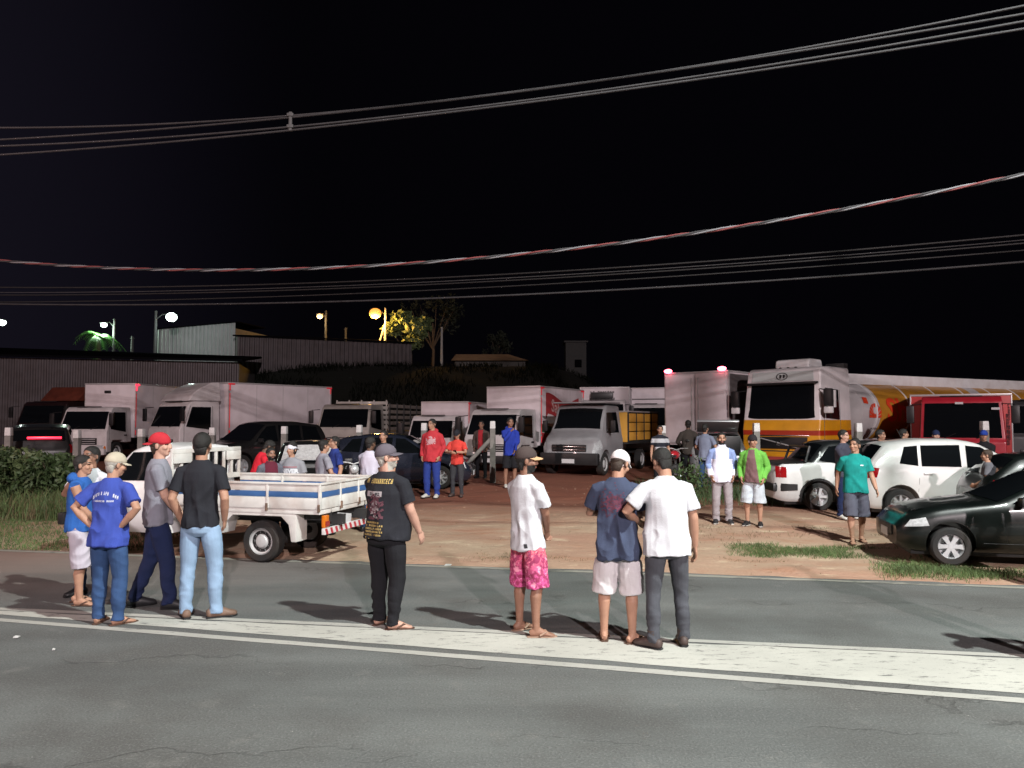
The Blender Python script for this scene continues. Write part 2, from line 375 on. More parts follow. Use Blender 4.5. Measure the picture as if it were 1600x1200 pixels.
PAINT = paint_material('line_paint', (.42, .41, .375), .60, 9); PAINT2 = paint_material('median_paint', (.49, .48, .435), .57, 11)
upn = lambda s: 7.20+.083*np.asarray(s)
strip('edge_line', PAINT, 6.14, 6.245, .004, ds=.2, parent=road, jag=.006)
strip('median_strip', PAINT2, 6.36, lambda s: upn(s)-.13, .004, ds=.06, parent=road, jag=.02, seed=3)
strip('lane_line', PAINT, lambda s: upn(s)-.10, upn, .004, ds=.2, parent=road, jag=.006, seed=5)
DUSTL = paint_material('dusty_line', (.30, .29, .25), .52, 3)
strip('shoulder_line', DUSTL, lambda s: edge_n(s)-.20, lambda s: edge_n(s)-.09, .004, ds=.15, parent=road, jag=.02, seed=8)
# litter and grit on the asphalt
PAPER = mat('litter', (.6, .6, .58), .8)
for i, (px, py, s_) in enumerate(((26, 998, .028), (270, 853, .07), (700, 884, .05), (84, 1017, .012))):
    p = foot(px, py); b_ = MB(); rr = random.Random(i)
    pts = [(math.cos(q)*s_*rr.uniform(.5, 1), math.sin(q)*s_*.6*rr.uniform(.5, 1)) for q in np.linspace(0, 6.28, 8)[:-1]]
    b_.prism([(a, 0) for a, c in pts][:0] or [(-s_, 0), (s_*.7, .002), (s_, .012), (-s_*.6, .016)], -s_*.5, s_*.5)
    b_.build('paper_scrap', PAPER, label=['tiny white paper scrap on the asphalt at far left', 'white scrap lying on asphalt beside the flatbed pickup', 'white scrap at the dirt edge right of the man in black', 'smallest white speck of paper on the near lane'][i], cat='litter', loc=(p.x, p.y, p.z+.006))
# ================================================================ vegetation helpers
GRASS = mat('grass_blade', (.085, .135, .04), .7, var=.5, vs_=2.0); DRYG = mat('dry_grass', (.16, .13, .065), .8, var=.4, vs_=2)
LEAFD = mat('leaf_dark', (.014, .018, .009), .8); LEAF = mat('leaf', (.05, .085, .028), .6, var=.5, vs_=3); LEAF2 = mat('leaf_pale', (.11, .15, .06), .6, var=.4, vs_=3)
BARK = mat('bark', (.09, .065, .045), .9, var=.4, vs_=8)
def blades(name, pts, ht, m, wd=.008, lean=.5, seed=0, **k):
    rg = np.random.default_rng(seed); P = np.asarray(pts); n = len(P); a = rg.uniform(0, 6.28, n); hh = ht*rg.uniform(.45, 1.25, n)
    l = lean*hh*rg.uniform(.2, 1.2, n); b = rg.uniform(0, 6.28, n)
    sx, sy = np.cos(a)*wd, np.sin(a)*wd
    top = np.stack([P[:, 0]+np.cos(b)*l, P[:, 1]+np.sin(b)*l, P[:, 2]+hh], 1)
    mid = np.stack([P[:, 0]+np.cos(b)*l*.35, P[:, 1]+np.sin(b)*l*.35, P[:, 2]+hh*.6], 1)
    o1 = np.stack([sx, sy, 0*sx], 1)
    V = np.concatenate([P-o1, P+o1, mid+o1*.7, mid-o1*.7, top]); i = np.arange(n)
    Fc = np.stack([i, i+n, i+2*n, i+3*n], 1).tolist()+np.stack([i+3*n, i+2*n, i+4*n], 1).tolist()
    me = bpy.data.meshes.new(name); me.from_pydata(V.tolist(), [], Fc); me.materials.append(m); return ob(name, me, **k)
def scatter(fn, n, box, seed=0):
    rg = np.random.default_rng(seed); x = rg.uniform(box[0], box[1], n*6); y = rg.uniform(box[2], box[3], n*6)
    d = fn(x, y); keep = rg.uniform(0, 1, n*6) < d; x, y = x[keep][:n], y[keep][:n]
    return np.stack([x, y, hgt(x, y)-.004], 1)
def leaves(mb, c, r, n, size, rg, shell=.35):
    d = rg.normal(size=(n, 3)); d /= np.linalg.norm(d, axis=1)[:, None]; rad = rg.uniform(shell, 1, n)**.6
    P = np.asarray(c)+d*rad[:, None]*np.asarray(r)
    P = P+.25*np.asarray(r)*np.stack([vnoise(P*2.1+q) for q in (0, 17, 31)], 1)
    u = rg.normal(size=(n, 3)); u /= np.linalg.norm(u, axis=1)[:, None]; v = np.cross(u, rg.normal(size=(n, 3))); v /= np.linalg.norm(v, axis=1)[:, None]+1e-9
    s = size*rg.uniform(.6, 1.4, n)[:, None]
    V = np.concatenate([P-u*s, P+v*s*.42, P+u*s, P-v*s*.42]); i = np.arange(n)
    mb.add(V, np.stack([i, i+n, i+2*n, i+3*n], 1).tolist())
# grass by the road on the right, under and around the black hatchback
def dens(cx, cy, rx, ry, pw=1.0):
    def f(x, y):
        e = 1-((x-cx)/rx)**2-((y-cy)/ry)**2
        return np.clip(e, 0, 1)**pw*np.clip(.75+1.2*vnoise(np.stack([x*1.3, y*1.6, x*0+3], 1)), 0, 1)
    return f
SN = lambda x, y: (x*RU[0]+y*RU[1], x*RN[0]+y*RN[1])
def strip_d(s0, s1, e0, e1, thr=.0):
    def f(x, y):
        s, n = SN(x, y); e = n-edge_n(s)
        ok = (s > s0) & (s < s1) & (e > e0) & (e < e1)
        m_ = (e0+e1)/2; hf_ = (e1-e0)/2; soft = np.clip(1-((e-m_)/hf_+.35*vnoise(np.stack([x*2.2, y*2.2, x*0+7], 1)))**2, 0, 1)*np.clip(np.minimum(s-s0, s1-s)/.5, 0, 1)
        return ok*soft**.8*np.clip(.55+1.3*vnoise(np.stack([x*.9, y*1.9, x*0+1], 1))-thr, 0, 1)
    return f
blades('grass', scatter(strip_d(2.0, 12, .04, 1.3, -.35), 42000, (3.5, 14, 6.0, 12), 1), .075, GRASS, .0034, 1.2, 1, kind='stuff', label='green roadside grass in front of the black hatchback', cat='grass')
blades('grass', scatter(strip_d(.2, 3.8, 1.4, 2.6, -.05), 16000, (2, 7.5, 9.5, 13.5), 2), .06, GRASS, .0036, 1.2, 2, kind='stuff', label='green grass clump on the dirt near the teal shirted person', cat='grass')
blades('grass', scatter(strip_d(-3.5, 2.6, .1, 1.2, .35), 8000, (-6, 6, 8, 14), 3), .035, DRYG, .004, 1.3, 3, kind='stuff', label='sparse dry grass along the asphalt edge', cat='grass')
blades('grass', scatter(strip_d(-2, 4.0, 2.4, 4.6, .5), 1600, (0, 8, 11, 17), 4), .05, DRYG, .004, 1.3, 4, kind='stuff', label='dry tufts on dirt between jacket wearers and hatchback', cat='grass')
blades('grass', scatter(strip_d(-12, 12, .2, 9, .95), 1400, (-12, 14, 8, 24), 14), .03, DRYG, .004, 1.3, 14, kind='stuff', label='stray dry grass blades scattered over the dirt yard', cat='grass')
# grass and shrubs at far left
lawn = lambda x, y: ((x < -5.6-.1*(y-12)) & (y > 11.8) & (y < 17.5))*np.clip(.8+vnoise(np.stack([x, y, x*0], 1)), 0, 1)
blades('grass', scatter(lawn, 24000, (-13.5, -5.6, 11.8, 17.5), 5), .07, GRASS, .005, .9, 5, kind='stuff', label='short green grass bank left of the crowd', cat='grass')
tall = lambda x, y: ((x < -7.0) & (y > 15) & (y < 19))*np.clip(.8+vnoise(np.stack([x*.7, y*.7, x*0+4], 1)), 0, 1)
blades('tall_grass', scatter(tall, 8000, (-16, -7.0, 15, 19), 6), .5, GRASS, .008, .5, 6, kind='stuff', label='tall unkempt grass behind the left grass bank', cat='grass')
blades('tall_grass', scatter(tall, 2600, (-16, -7.0, 14.6, 17), 7), .42, DRYG, .007, .6, 7, kind='stuff', label='tall dry straw grass at the front of the bushes', cat='grass')
def shrub(px, Y, py_top, rx, m, label, n=2600, size=.06, group=None, seed=0, name='shrub'):
    g = onground(px, Y); top = at(px, py_top, Y).z-g.z; rg = np.random.default_rng(seed)
    t = thing(name, label, 'shrub', g, group=group)
    st = MB(); cr = MB()
    for i in range(7):
        a = rg.uniform(0, 6.28); e = np.array((math.cos(a)*rx*.6*rg.uniform(.3, 1), math.sin(a)*rx*.6, top*rg.uniform(.55, .95)))
        st.tube([(0, 0, -.05), e*.5+rg.normal(size=3)*.04, e], [.022, .015, .006], 5)
        leaves(cr, e+np.array((0, 0, -.1*top)), (rx*.5, rx*.5, top*.3), n//9, size, rg)
    leaves(cr, (0, 0, top*.45), (rx, rx, top*.48), n//4, size, rg)
    st.build('stem', BARK, t); cr.build('foliage', m, t, smooth=0)
shrub(34, 17.6, 698, .85, LEAF2, 'pale leafy shrub at the far left fence post', 2400, .07, seed=1)
shrub(86, 17.4, 712, .75, LEAF, 'dark green shrub left of the man in blue hoodie', 2200, .065, seed=2)
shrub(-12, 17.0, 705, .8, LEAF, 'shrub cut off by the left picture edge', 2200, .07, seed=3)
shrub(1074, 18.2, 722, .62, LEAF, 'low ragged bush behind the two men looking at a phone', 300, .06, seed=4)
shrub(1100, 18.8, 738, .5, LEAF, 'sparse weeds left of the man in pale jacket', 240, .055, seed=5)
wd_ = lambda x, y: ((x > 3.2) & (x < 6.2) & (y > 17) & (y < 20))*np.clip(.6+vnoise(np.stack([x*1.4, y*1.4, x*0+4], 1)), 0, 1)
blades('tall_grass', scatter(wd_, 1500, (3.2, 6.2, 17, 20), 16), .36, LEAF, .006, .8, 16, kind='stuff', label='tall weeds behind the man in pale track jacket', cat='grass')
shrub(1215, 17.9, 745, .35, LEAF2, 'small weed beside the white pickup rear bumper', 600, .04, seed=6, name='weed')
# loose stones and clods on the dirt
def pebbles():
    rg = np.random.default_rng(21); P = scatter(lambda x, y: ((x*RN[0]+y*RN[1]-edge_n(x*RU[0]+y*RU[1])) > .1)*np.clip(.4+vnoise(np.stack([x*.6, y*.9, x*0+2], 1)), 0, 1), 1500, (-9, 9, 8.5, 24), 22); V = []; Fc = []
    oc = np.array([(1, 0, 0), (0, 1, 0), (-1, 0, 0), (0, -1, 0), (0, 0, 1), (0, 0, -1)], float); fo = [(0, 1, 4), (1, 2, 4), (2, 3, 4), (3, 0, 4), (1, 0, 5), (2, 1, 5), (3, 2, 5), (0, 3, 5)]
    for p in P:
        r_ = .008+.03*rg.random()**3; o_ = len(V); V += (p+oc*r_*rg.uniform(.6, 1.3, (6, 3))*np.array((1.2, 1, .6))).tolist(); Fc += [tuple(i+o_ for i in f) for f in fo]
    me = bpy.data.meshes.new('pebbles'); me.from_pydata(V, [], Fc); me.materials.append(mat('stone', lin(146, 116, 96), .9, var=.4, vs_=3)); ob('pebbles', me, kind='stuff', label='small stones and clods strewn over the dirt yard', cat='pebbles')
pebbles()
# ================================================================ background buildings on the slope
CORR = mat('corrugated_sheet', (.075, .064, .068), .55, metal=.2, var=.3, vs_=1.2, dirt=(.045, .033, .03), dz=.6)
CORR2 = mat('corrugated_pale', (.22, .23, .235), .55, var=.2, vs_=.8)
ROOFD = mat('dark_roof', (.004, .004, .005), 1.0, spec=0)
MASON = mat('masonry', (.10, .095, .09), .9, var=.25, vs_=2, bump=.3, bs=20)
def corrugated(name, a, b, z0a, z0b, z1a, z1b, m, parent, pitch=.26, dep=.05):
    a, b = Vector(a), Vector(b); L_ = (b-a).length; n = int(L_/pitch)*4; u = (b-a)/L_; nn = Vector((u.y, -u.x))
    V = []
    for i in range(n+1):
        t = i/n; k = i % 4; off = dep if k in (1, 2) else 0; p = a+u*(L_*t)+nn*off
        V += [(p.x, p.y, z0a+(z0b-z0a)*t), (p.x, p.y, z1a+(z1b-z1a)*t)]
    me = bpy.data.meshes.new(name); me.from_pydata(V, [], [(2*i, 2*i+2, 2*i+3, 2*i+1) for i in range(n)]); me.materials.append(m)
    return ob(name, me, parent)
def box_between(a, b, dep, z0, z1):     # a box whose front edge runs a->b and goes back by dep
    a, b = Vector(a), Vector(b); u = (b-a).normalized(); bk = Vector((-u.y, u.x))*dep
    q = [a, b, b+bk, a+bk]
    return MB().add([(p.x, p.y, z) for z in (z0, z1) for p in q], [(0, 1, 5, 4), (1, 2, 6, 5), (2, 3, 7, 6), (3, 0, 4, 7), (4, 5, 6, 7), (3, 2, 1, 0)])
# low warehouse at left
t = thing('warehouse', 'long dark corrugated warehouse behind the trucks at left', 'building', (0, 0, 0))
A = at(-190, 600, 40); Bq = at(372, 600, 44); zt1 = at(0, 557, 41).z; zt2 = at(368, 566, 44).z
corrugated('wall', (A.x, A.y), (Bq.x, Bq.y), 0.6, .9, zt1, zt2, CORR, t)
box_between((A.x, A.y+.12), (Bq.x, Bq.y+.12), 9, .3, zt1-.15).build('shell', MASON, t, 0)
u = Vector((Bq.x-A.x, Bq.y-A.y)).normalized()
rf = MB(); a3 = (A.x-.4, A.y-.5); b3 = (Bq.x+.4, Bq.y-.5)
V = [(a3[0], a3[1], zt1), (b3[0], b3[1], zt2), (b3[0]-2, b3[1]+9.5, zt2+.95), (a3[0]-2, a3[1]+9.5, zt1+1.2)]
rf.add(V+[(x, y, z+.14) for x, y, z in V], [(0, 1, 2, 3), (7, 6, 5, 4), (0, 4, 5, 1), (1, 5, 6, 2), (2, 6, 7, 3), (3, 7, 4, 0)]); rf.build('roof', ROOFD, t, 0)
# pale lamp-lit wall
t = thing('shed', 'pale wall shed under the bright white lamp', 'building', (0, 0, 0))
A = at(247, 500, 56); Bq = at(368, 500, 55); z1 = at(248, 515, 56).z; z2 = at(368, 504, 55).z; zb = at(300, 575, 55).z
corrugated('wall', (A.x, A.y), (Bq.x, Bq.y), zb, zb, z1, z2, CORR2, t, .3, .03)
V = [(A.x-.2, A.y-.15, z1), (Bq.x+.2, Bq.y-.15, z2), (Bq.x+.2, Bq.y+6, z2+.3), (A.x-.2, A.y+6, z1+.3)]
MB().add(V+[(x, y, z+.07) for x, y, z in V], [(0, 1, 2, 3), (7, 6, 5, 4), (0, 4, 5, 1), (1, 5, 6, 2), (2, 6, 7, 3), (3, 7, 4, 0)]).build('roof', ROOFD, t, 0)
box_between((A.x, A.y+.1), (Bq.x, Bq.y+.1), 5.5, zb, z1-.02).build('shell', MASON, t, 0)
# long fence-like building on the embankment
t = thing('storage_shed', 'long low corrugated shed on the embankment under orange lamps', 'building', (0, 0, 0))
A = at(371, 500, 54); Bq = at(643, 500, 60); z1 = at(371, 526, 54).z; z2 = at(643, 537, 60).z; zb = at(371, 572, 54).z; zb2 = at(643, 562, 60).z
corrugated('wall', (A.x, A.y), (Bq.x, Bq.y), zb-.8, zb2-1.2, z1, z2, CORR, t, .32, .06)
V = [(A.x-.2, A.y-.35, z1), (Bq.x+.3, Bq.y-.35, z2), (Bq.x-1, Bq.y+5, z2+.6), (A.x-1, A.y+5, z1+.6)]
MB().add(V+[(x, y, z+.1) for x, y, z in V], [(0, 1, 2, 3), (7, 6, 5, 4), (0, 4, 5, 1), (1, 5, 6, 2), (2, 6, 7, 3), (3, 7, 4, 0)]).build('roof', ROOFD, t, 0)
box_between((A.x, A.y+.15), (Bq.x, Bq.y+.15), 4.5, zb-1, z2-.03).build('shell', MASON, t, 0)
# house roof lit orange, and a dim block further right
TILE = mat('clay_roof', (.5, .3, .15), .9, var=.25, vs_=2, bump=.5, bs=8)
t = thing('house', 'house with clay roof glowing orange on the hill', 'building', (0, 0, 0))
P0 = at(705, 560, 69); P1 = at(826, 567, 69)
zr = at(760, 553, 72).z
box_between((P0.x+.3, 69.4), (P1.x-.3, 69.4), 6, 4.0, P0.z-.05).build('wall', MASON, t, 0)
q0, q1 = at(712, 555, 72), at(794, 554, 72)
V = [(P0.x, 68.8, P0.z-.2), (P1.x, 68.8, P0.z-.2), (q1.x, 72.4, zr), (q0.x, 72.4, zr), (P1.x, 76, P0.z-.2), (P0.x, 76, P0.z-.2)]
MB().add(V, [(0, 1, 2, 3), (2, 4, 5, 3), (1, 4, 2), (0, 3, 5)]).build('roof', TILE, t, 0)
t = thing('water_tower', 'dim pale concrete tower standing on the dark hill', 'building', (0, 0, 0))
P0 = at(884, 535, 78); P1 = at(916, 535, 78)
PALE = mat('dim_render', (.05, .05, .05), .9, var=.2)
box_between((P0.x, 78), (P1.x, 78), 2.6, 4.5, P0.z).build('wall', PALE, t, 0)
MB().box(((P0.x+P1.x)/2, 79.3, P0.z+.08), (P1.x-P0.x+.35, 3.0, .16)).build('roof', PALE, t, 0)
pz = at(903, 568, 78).z
MB().box((P0.x+1.25, 77.985, pz), (.7, .05, .8)).build('window', ROOFD, t, 0)
# ================================================================ lamps, poles, palm, trees on the slope
CONC = mat('concrete', (.33, .32, .30), .9, var=.2, vs_=6, bump=.3, bs=40)
POLED = mat('pole_dark', (.05, .05, .05), .9); COOL = mat('lamp_cool', (.9, .95, .9), .4, emit=(.80, 1, .92), es=5); WARM = mat('lamp_warm', (.9, .7, .3), .4, emit=(1, .32, .035), es=1.35)
WARM2 = mat('lamp_pale_warm', (.9, .8, .6), .4, emit=(1, .55, .2), es=1.8)
def lamp(px, py, Y, r, m, watts, col, label, pole_dx=0.6, ground=None, braces=False, dy=-.5):
    b = at(px, py, Y); gx = b.x+pole_dx; gz = ground if ground is not None else h1(gx, Y)
    t = thing('street_lamp', label, 'street lamp', (gx, Y, gz)); hz = b.z-gz
    MB().tube([(0, 0, 0), (0, 0, hz*.5), (0, 0, hz+.5)], [.13, .11, .085], 10).build('pole', CONC if braces else POLED, t)
    MB().tube([(0, 0, hz-.1), (-pole_dx*.4, dy*.4, hz+.22), (-pole_dx*.85, dy, hz+.22)], .035, 7).build('arm', POLED, t)
    MB().ell((-pole_dx, dy, hz+.17), (.3, .17, .09)).build('lamp_head', POLED, t)
    MB().ell((-pole_dx, dy, hz), (r, r, r*.85)).build('bulb', m, t)
    if braces:
        MB().tube([(-.15, 0, hz*.72), (-1.0, .1, hz*.2), (-1.5, .1, hz*.12)], .07, 7).build('brace', CONC, t)
        MB().tube([(-.1, 0, hz*.8), (-.75, -.1, hz*.22)], .06, 7).build('brace', CONC, t)
    l = bpy.data.lights.new('bulb_light', 'POINT'); l.energy = watts; l.color = col; l.shadow_soft_size = r
    o = bpy.data.objects.new('bulb_light', l); COL.objects.link(o); o.parent = t; o.location = (-pole_dx, dy-.25, hz-r-.12)
lamp(10, 505, 58, .28, COOL, 160, (.8, 1, .9), 'white street lamp at the far left edge', -.7)
lamp(168, 509, 57, .22, COOL, 700, (.75, 1, .8), 'small white lamp glowing beside the palm', .5)
lamp(273, 497, 52.5, .36, COOL, 150, (.8, 1, .92), 'brightest white lamp above the pale shed', -1.3)
lamp(502, 495, 66, .27, WARM2, 160, (1, .65, .28), 'smaller pale orange lamp over the long shed', .4)
lamp(588, 491, 63, .5, WARM, 2300, (1, .5, .10), 'big orange street lamp with braced pole', .75, braces=True)
for px, y0, y1, Y, lb in ((206, 526, 556, 57, 'slim post right of the palm'), (243, 516, 560, 57, 'slim pale post at the corner of the pale shed'), (690, 511, 560, 66, 'bare utility pole right of the orange lamp'), (540, 512, 530, 68, 'short post between the two orange lamps')):
    a, b = at(px, y1+6, Y), at(px, y0, Y)
    t = thing('utility_pole', lb, 'pole', (a.x, Y, min(a.z, h1(a.x, Y)))); hh = b.z-t.location.z
    MB().tube([(0, 0, 0), (0, 0, hh)], [.13, .09], 8).build('pole', POLED if px < 600 else CONC, t)
    MB().box((0, 0, hh-.12), (.3, .08, .05)).build('crossarm', POLED, t)
def palm(px, py, Y, label):
    c = at(px, py, Y); gz = h1(c.x, Y); t = thing('palm_tree', label, 'palm tree', (c.x, Y, gz)); hh = c.z-gz
    MB().tube([(0, 0, 0), (.1, 0, hh*.5), (0, 0, hh)], [.2, .16, .13], 9).build('trunk', BARK, t)
    rg = np.random.default_rng(3)
    PL = mat('palm_leaf', (.07, .22, .035), .6, var=.3)
    for k in range(15):
        a = k*2.4; el = rg.uniform(.2, 1.25); Ln = rg.uniform(1.6, 2.4); fr = MB(); pts = []
        for q in np.linspace(0, 1, 9):
            rr = Ln*q; pts.append(np.array((math.cos(a)*rr*math.cos(el*(1-.3*q)), math.sin(a)*rr*math.cos(el*(1-.3*q)), hh+rr*math.sin(el)-.95*rr*rr*.5)))
        fr.tube(pts, np.linspace(.025, .006, 9), 5)
        for i in range(1, 9):
            tg = pts[i]-pts[i-1]; tg /= np.linalg.norm(tg); sd = np.cross(tg, (0, 0, 1)); sd /= np.linalg.norm(sd)+1e-9
            for s in (-1, 1):
                for f_ in (0, .5):
                    p = pts[i-1]+(pts[i]-pts[i-1])*f_; e = p+sd*s*.42*(1-.35*i/9)+tg*.22+np.array((0, 0, -.12))
                    fr.add([p-tg*.035, p+tg*.05, e], [(0, 1, 2)])
        fr.build('frond', PL, t, smooth=0)
palm(153, 527, 56.2, 'small palm lit bright green by a lamp at left')
def tree(px, py, Y, rx, rz, label, n, m=LEAF2, seed=0, size=.2):
    c = at(px, py, Y); gz = h1(c.x, Y); t = thing('tree', label, 'tree', (c.x, Y, gz)); hh = c.z-gz; rg = np.random.default_rng(seed)
    tr = MB(); tr.tube([(0, 0, 0), (.1, .05, hh*.5), (0, 0, hh)], [.2, .15, .08], 7); cr = MB()
    for i in range(11):
        a = rg.uniform(0, 6.28); e = np.array((math.cos(a)*rx*rg.uniform(.3, .85), math.sin(a)*rx*.8, hh+rz*rg.uniform(-.6, .8)))
        tr.tube([(0, 0, hh*.55), (e+np.array((0, 0, hh*.6)))/2+rg.normal(size=3)*.1, e], [.07, .045, .015], 5)
        leaves(cr, e, (rx*.38, rx*.38, rz*.36), n//11, size, rg, .2)
    tr.build('trunk', BARK, t); cr.build('crown', m, t, smooth=0)
tree(640, 522, 65, 2.3, 1.6, 'tree lit orange beside the braced lamp pole', 1800, seed=3, size=.26)
tree(676, 505, 78, 3.0, 2.6, 'dim tree crown above right of orange lamp', 700, LEAFD, 4, .24)
tree(775, 540, 82, 1.6, 1.5, 'faint tree behind the orange-lit roof', 500, LEAFD, 5, .22)
# vegetation on the dark slope
slope = lambda x, y: ((y > 46) & (y < 59) & (x > -19) & (x < 13))*np.clip(.5+vnoise(np.stack([x*.5, y*.5, x*0], 1)), 0, 1)
blades('slope_weeds', scatter(slope, 8000, (-19, 13, 46, 59), 9), .42, mat('slope_leaf', (.003, .004, .002), .95, spec=.1), .03, .7, 9, kind='stuff', label='dark weeds covering the embankment slope', cat='weeds')
# the mast that lights the place (behind the camera) and the next road lamp out of frame at left
t = thing('light_mast', 'pink-white forecourt floodlight mast far behind the viewpoint', 'light mast', (14, -45.6, 0))
MB().tube([(0, 0, 0), (0, 0, 11), (0, 0, 22.4)], [.24, .2, .13], 12).build('pole', STEEL, t)
MB().box((0, .1, 22.75), (1.6, .35, .4), .03).build('floodlight_head', DARKMETAL, t)
t = thing('light_mast', 'tall floodlight mast standing behind the viewpoint', 'light mast', (MAST[0]+.2, MAST[1]-.6, 0))
MB().tube([(0, 0, 0), (0, 0, 8), (0, 0, 16.3)], [.2, .16, .11], 12).build('pole', STEEL, t)
for k in (-.6, .6):
    f_ = MB(); f_.box((k-.2, .35, 16.5), (.5, .3, .35), .03); o = f_.build('floodlight_head', DARKMETAL, t)
    MB().box((k-.2, .51, 16.47), (.44, .015, .3)).build('lens', COOL, o)
MB().box((-.2, .12, 16.35), (2, .1, .1)).build('crossarm', STEEL, t)
t = thing('street_lamp', 'road lamp on a tall pole beyond the left edge', 'street lamp', (-21.2, 3.2, 0))
MB().tube([(0, 0, 0), (0, 0, 5), (0, 0, 9.2)], [.15, .12, .09], 10).build('pole', CONC, t)
MB().tube([(0, 0, 9.0), (.1, .7, 9.4), (.2, 1.3, 9.45)], .04, 8).build('arm', STEEL, t)
MB().box((.2, 1.45, 9.42), (.28, .7, .1), .03).build('lamp_head', STEEL, t)
# ================================================================ overhead cables
CAB = mat('cable', (.05, .05, .052), .7, var=.2, spec=.15); CABD = mat('cable_dark', (.022, .022, .022), .6, spec=.2)
RED_IN = mat('cable_red', (.15, .03, .03), .7)
def cable(pts_px, n_of, r, m, label, name='overhead_cable', group=None, twist=None):
    """pts_px: picture points on a cable that hangs in a vertical plane n = n_of beside the road"""
    P = []
    for px, py in pts_px:
        d = ray(px, py); k = n_of/(d[0]*RN[0]+d[1]*RN[1]); P.append(np.array((d[0]*k, d[1]*k, CAMZ+d[2]*k)))
    P = np.array(P); s = P[:, 0]*RU[0]+P[:, 1]*RU[1]; cf = np.polyfit(s, P[:, 2], 2 if len(P) > 2 else 1)
    S = np.linspace(s.min()-6, s.max()+6, 60)
    Q = np.array([(*rd(q, n_of), np.polyval(cf, q)) for q in S])
    if twist is None: return MB().tube(Q, r, 6).build(name, m, label=label, cat='cable', group=group)
    t = thing(name, label, 'cable', (0, 0, 0))
    S = np.linspace(s.min()-3, s.max()+3, 700); up = np.array((0, 0, 1)); nn = np.array((*RN, 0))
    for k, mm in enumerate(twist):
        ph = 2*math.pi*k/len(twist); a = S*2*math.pi/.95+ph
        Q = np.array([(*rd(q, n_of), np.polyval(cf, q)) for q in S])+(np.cos(a)[:, None]*up+np.sin(a)[:, None]*nn)*r*1.05
        MB().tube(Q, r, 6).build('strand', mm, t)
    return t
g = 'bundle of four spaced overhead cables'
for i, (a, b, c) in enumerate(((199, 183, 10), (218, 184, 22), (230, 192, 30), (244, 196, 41))):
    cable([(0, a), (454, b), (1000, [114, 116, 140, 146][i]), (1600, c)], 10.4, .016, CAB, ['topmost', 'second', 'third', 'lowest'][i]+' cable of the upper four-cable bundle', group=g)
sp = at(454, 190, 11.86)
def spacer_pos():
    d = ray(454, 190); k = 10.4/(d[0]*RN[0]+d[1]*RN[1]); return Vector((d[0]*k, d[1]*k, CAMZ+d[2]*k))
MB().box((0, 0, 0), (.05, .05, .3), .015).box((0, 0, .1), (.1, .08, .05), .01).box((0, 0, -.08), (.1, .08, .05), .01).build('cable_spacer', mat('grey_polymer', (.07, .07, .07), .6), label='grey spacer clamp holding the four cables together', cat='spacer', loc=spacer_pos())
cable([(0, 408), (300, 420), (800, 398), (1200, 350), (1600, 270)], 10.6, .012, CAB, 'twisted red and white cable sagging across the picture', twist=(CAB, RED_IN, mat('cable_white', (.16, .16, .17), .7)))
g2 = 'lower distant cables'
for pts, m_, r_, lb in (([(0, 475), (800, 461), (1600, 409)], CAB, .022, 'lowest bright cable crossing above the lamps'), ([(0, 472), (800, 447), (1600, 391)], CABD, .016, 'thin cable just above the lowest one'),
                       ([(0, 449), (800, 428), (1600, 367)], CABD, .02, 'uppermost faint cable of the lower group'), ([(0, 457), (800, 434), (1600, 375)], CAB, .012, 'second faint cable of the lower group'), ([(0, 461), (800, 438), (1600, 380)], CABD, .018, 'third faint cable of the lower group')):
    cable(pts, 18.0, r_, m_, lb, group=g2)
# ================================================================ fence posts
POSTM = mat('post_concrete', (.20, .19, .175), .9, var=.3, vs_=5, bump=.4, bs=30); POSTW = mat('post_white', (.62, .61, .60), .8, var=.15, vs_=20)
posts = [(15, 668, 20.5, 'fence post in the bushes at far left'), (122, 672, 21, 'fence post in front of the white cab at left'), (222, 670, 21.3, 'fence post left of the cab with the tall deflector'), (333, 668, 21.6, 'fence post before the deflector truck door'),
         (445, 666, 21.9, 'fence post before the plain white box side'), (562, 664, 22.2, 'fence post in front of the grey stake truck'), (663, 661, 22.4, 'fence post just behind the red hoodie'), (770, 658, 22.4, 'braced gate post right of the man in dark jacket'),
         (1035, 665, 22.0, 'fence post by the striped shirt'), (1181, 661, 19.5, 'fence post in front of the yellow truck cab'), (1340, 661, 19.2, 'fence post right of the white pickup cab'), (1537, 658, 18.6, 'fence post before the red truck')]
for px, py, Y, lb in posts:
    g = onground(px, Y); hh = at(px, py, Y).z-g.z; t = thing('fence_post', 'concrete '+lb, 'fence post', g, R(px % 17-8), 'white-topped concrete fence posts')
    MB().prism([(-.085, -.1), (.085, -.1), (.075, hh-.22), (-.075, hh-.22)], -.075, .075, .012).build('shaft', POSTM, t)
    MB().prism([(-.078, hh-.218), (.078, hh-.218), (.07, hh), (-.07, hh)], -.078, .078, .014).build('painted_top', POSTW, t)
    if px == 770:
        MB().tube([(-1.15, .05, .12), (-.04, .0, hh*.72)], .06, 8).build('brace', POSTM, t)
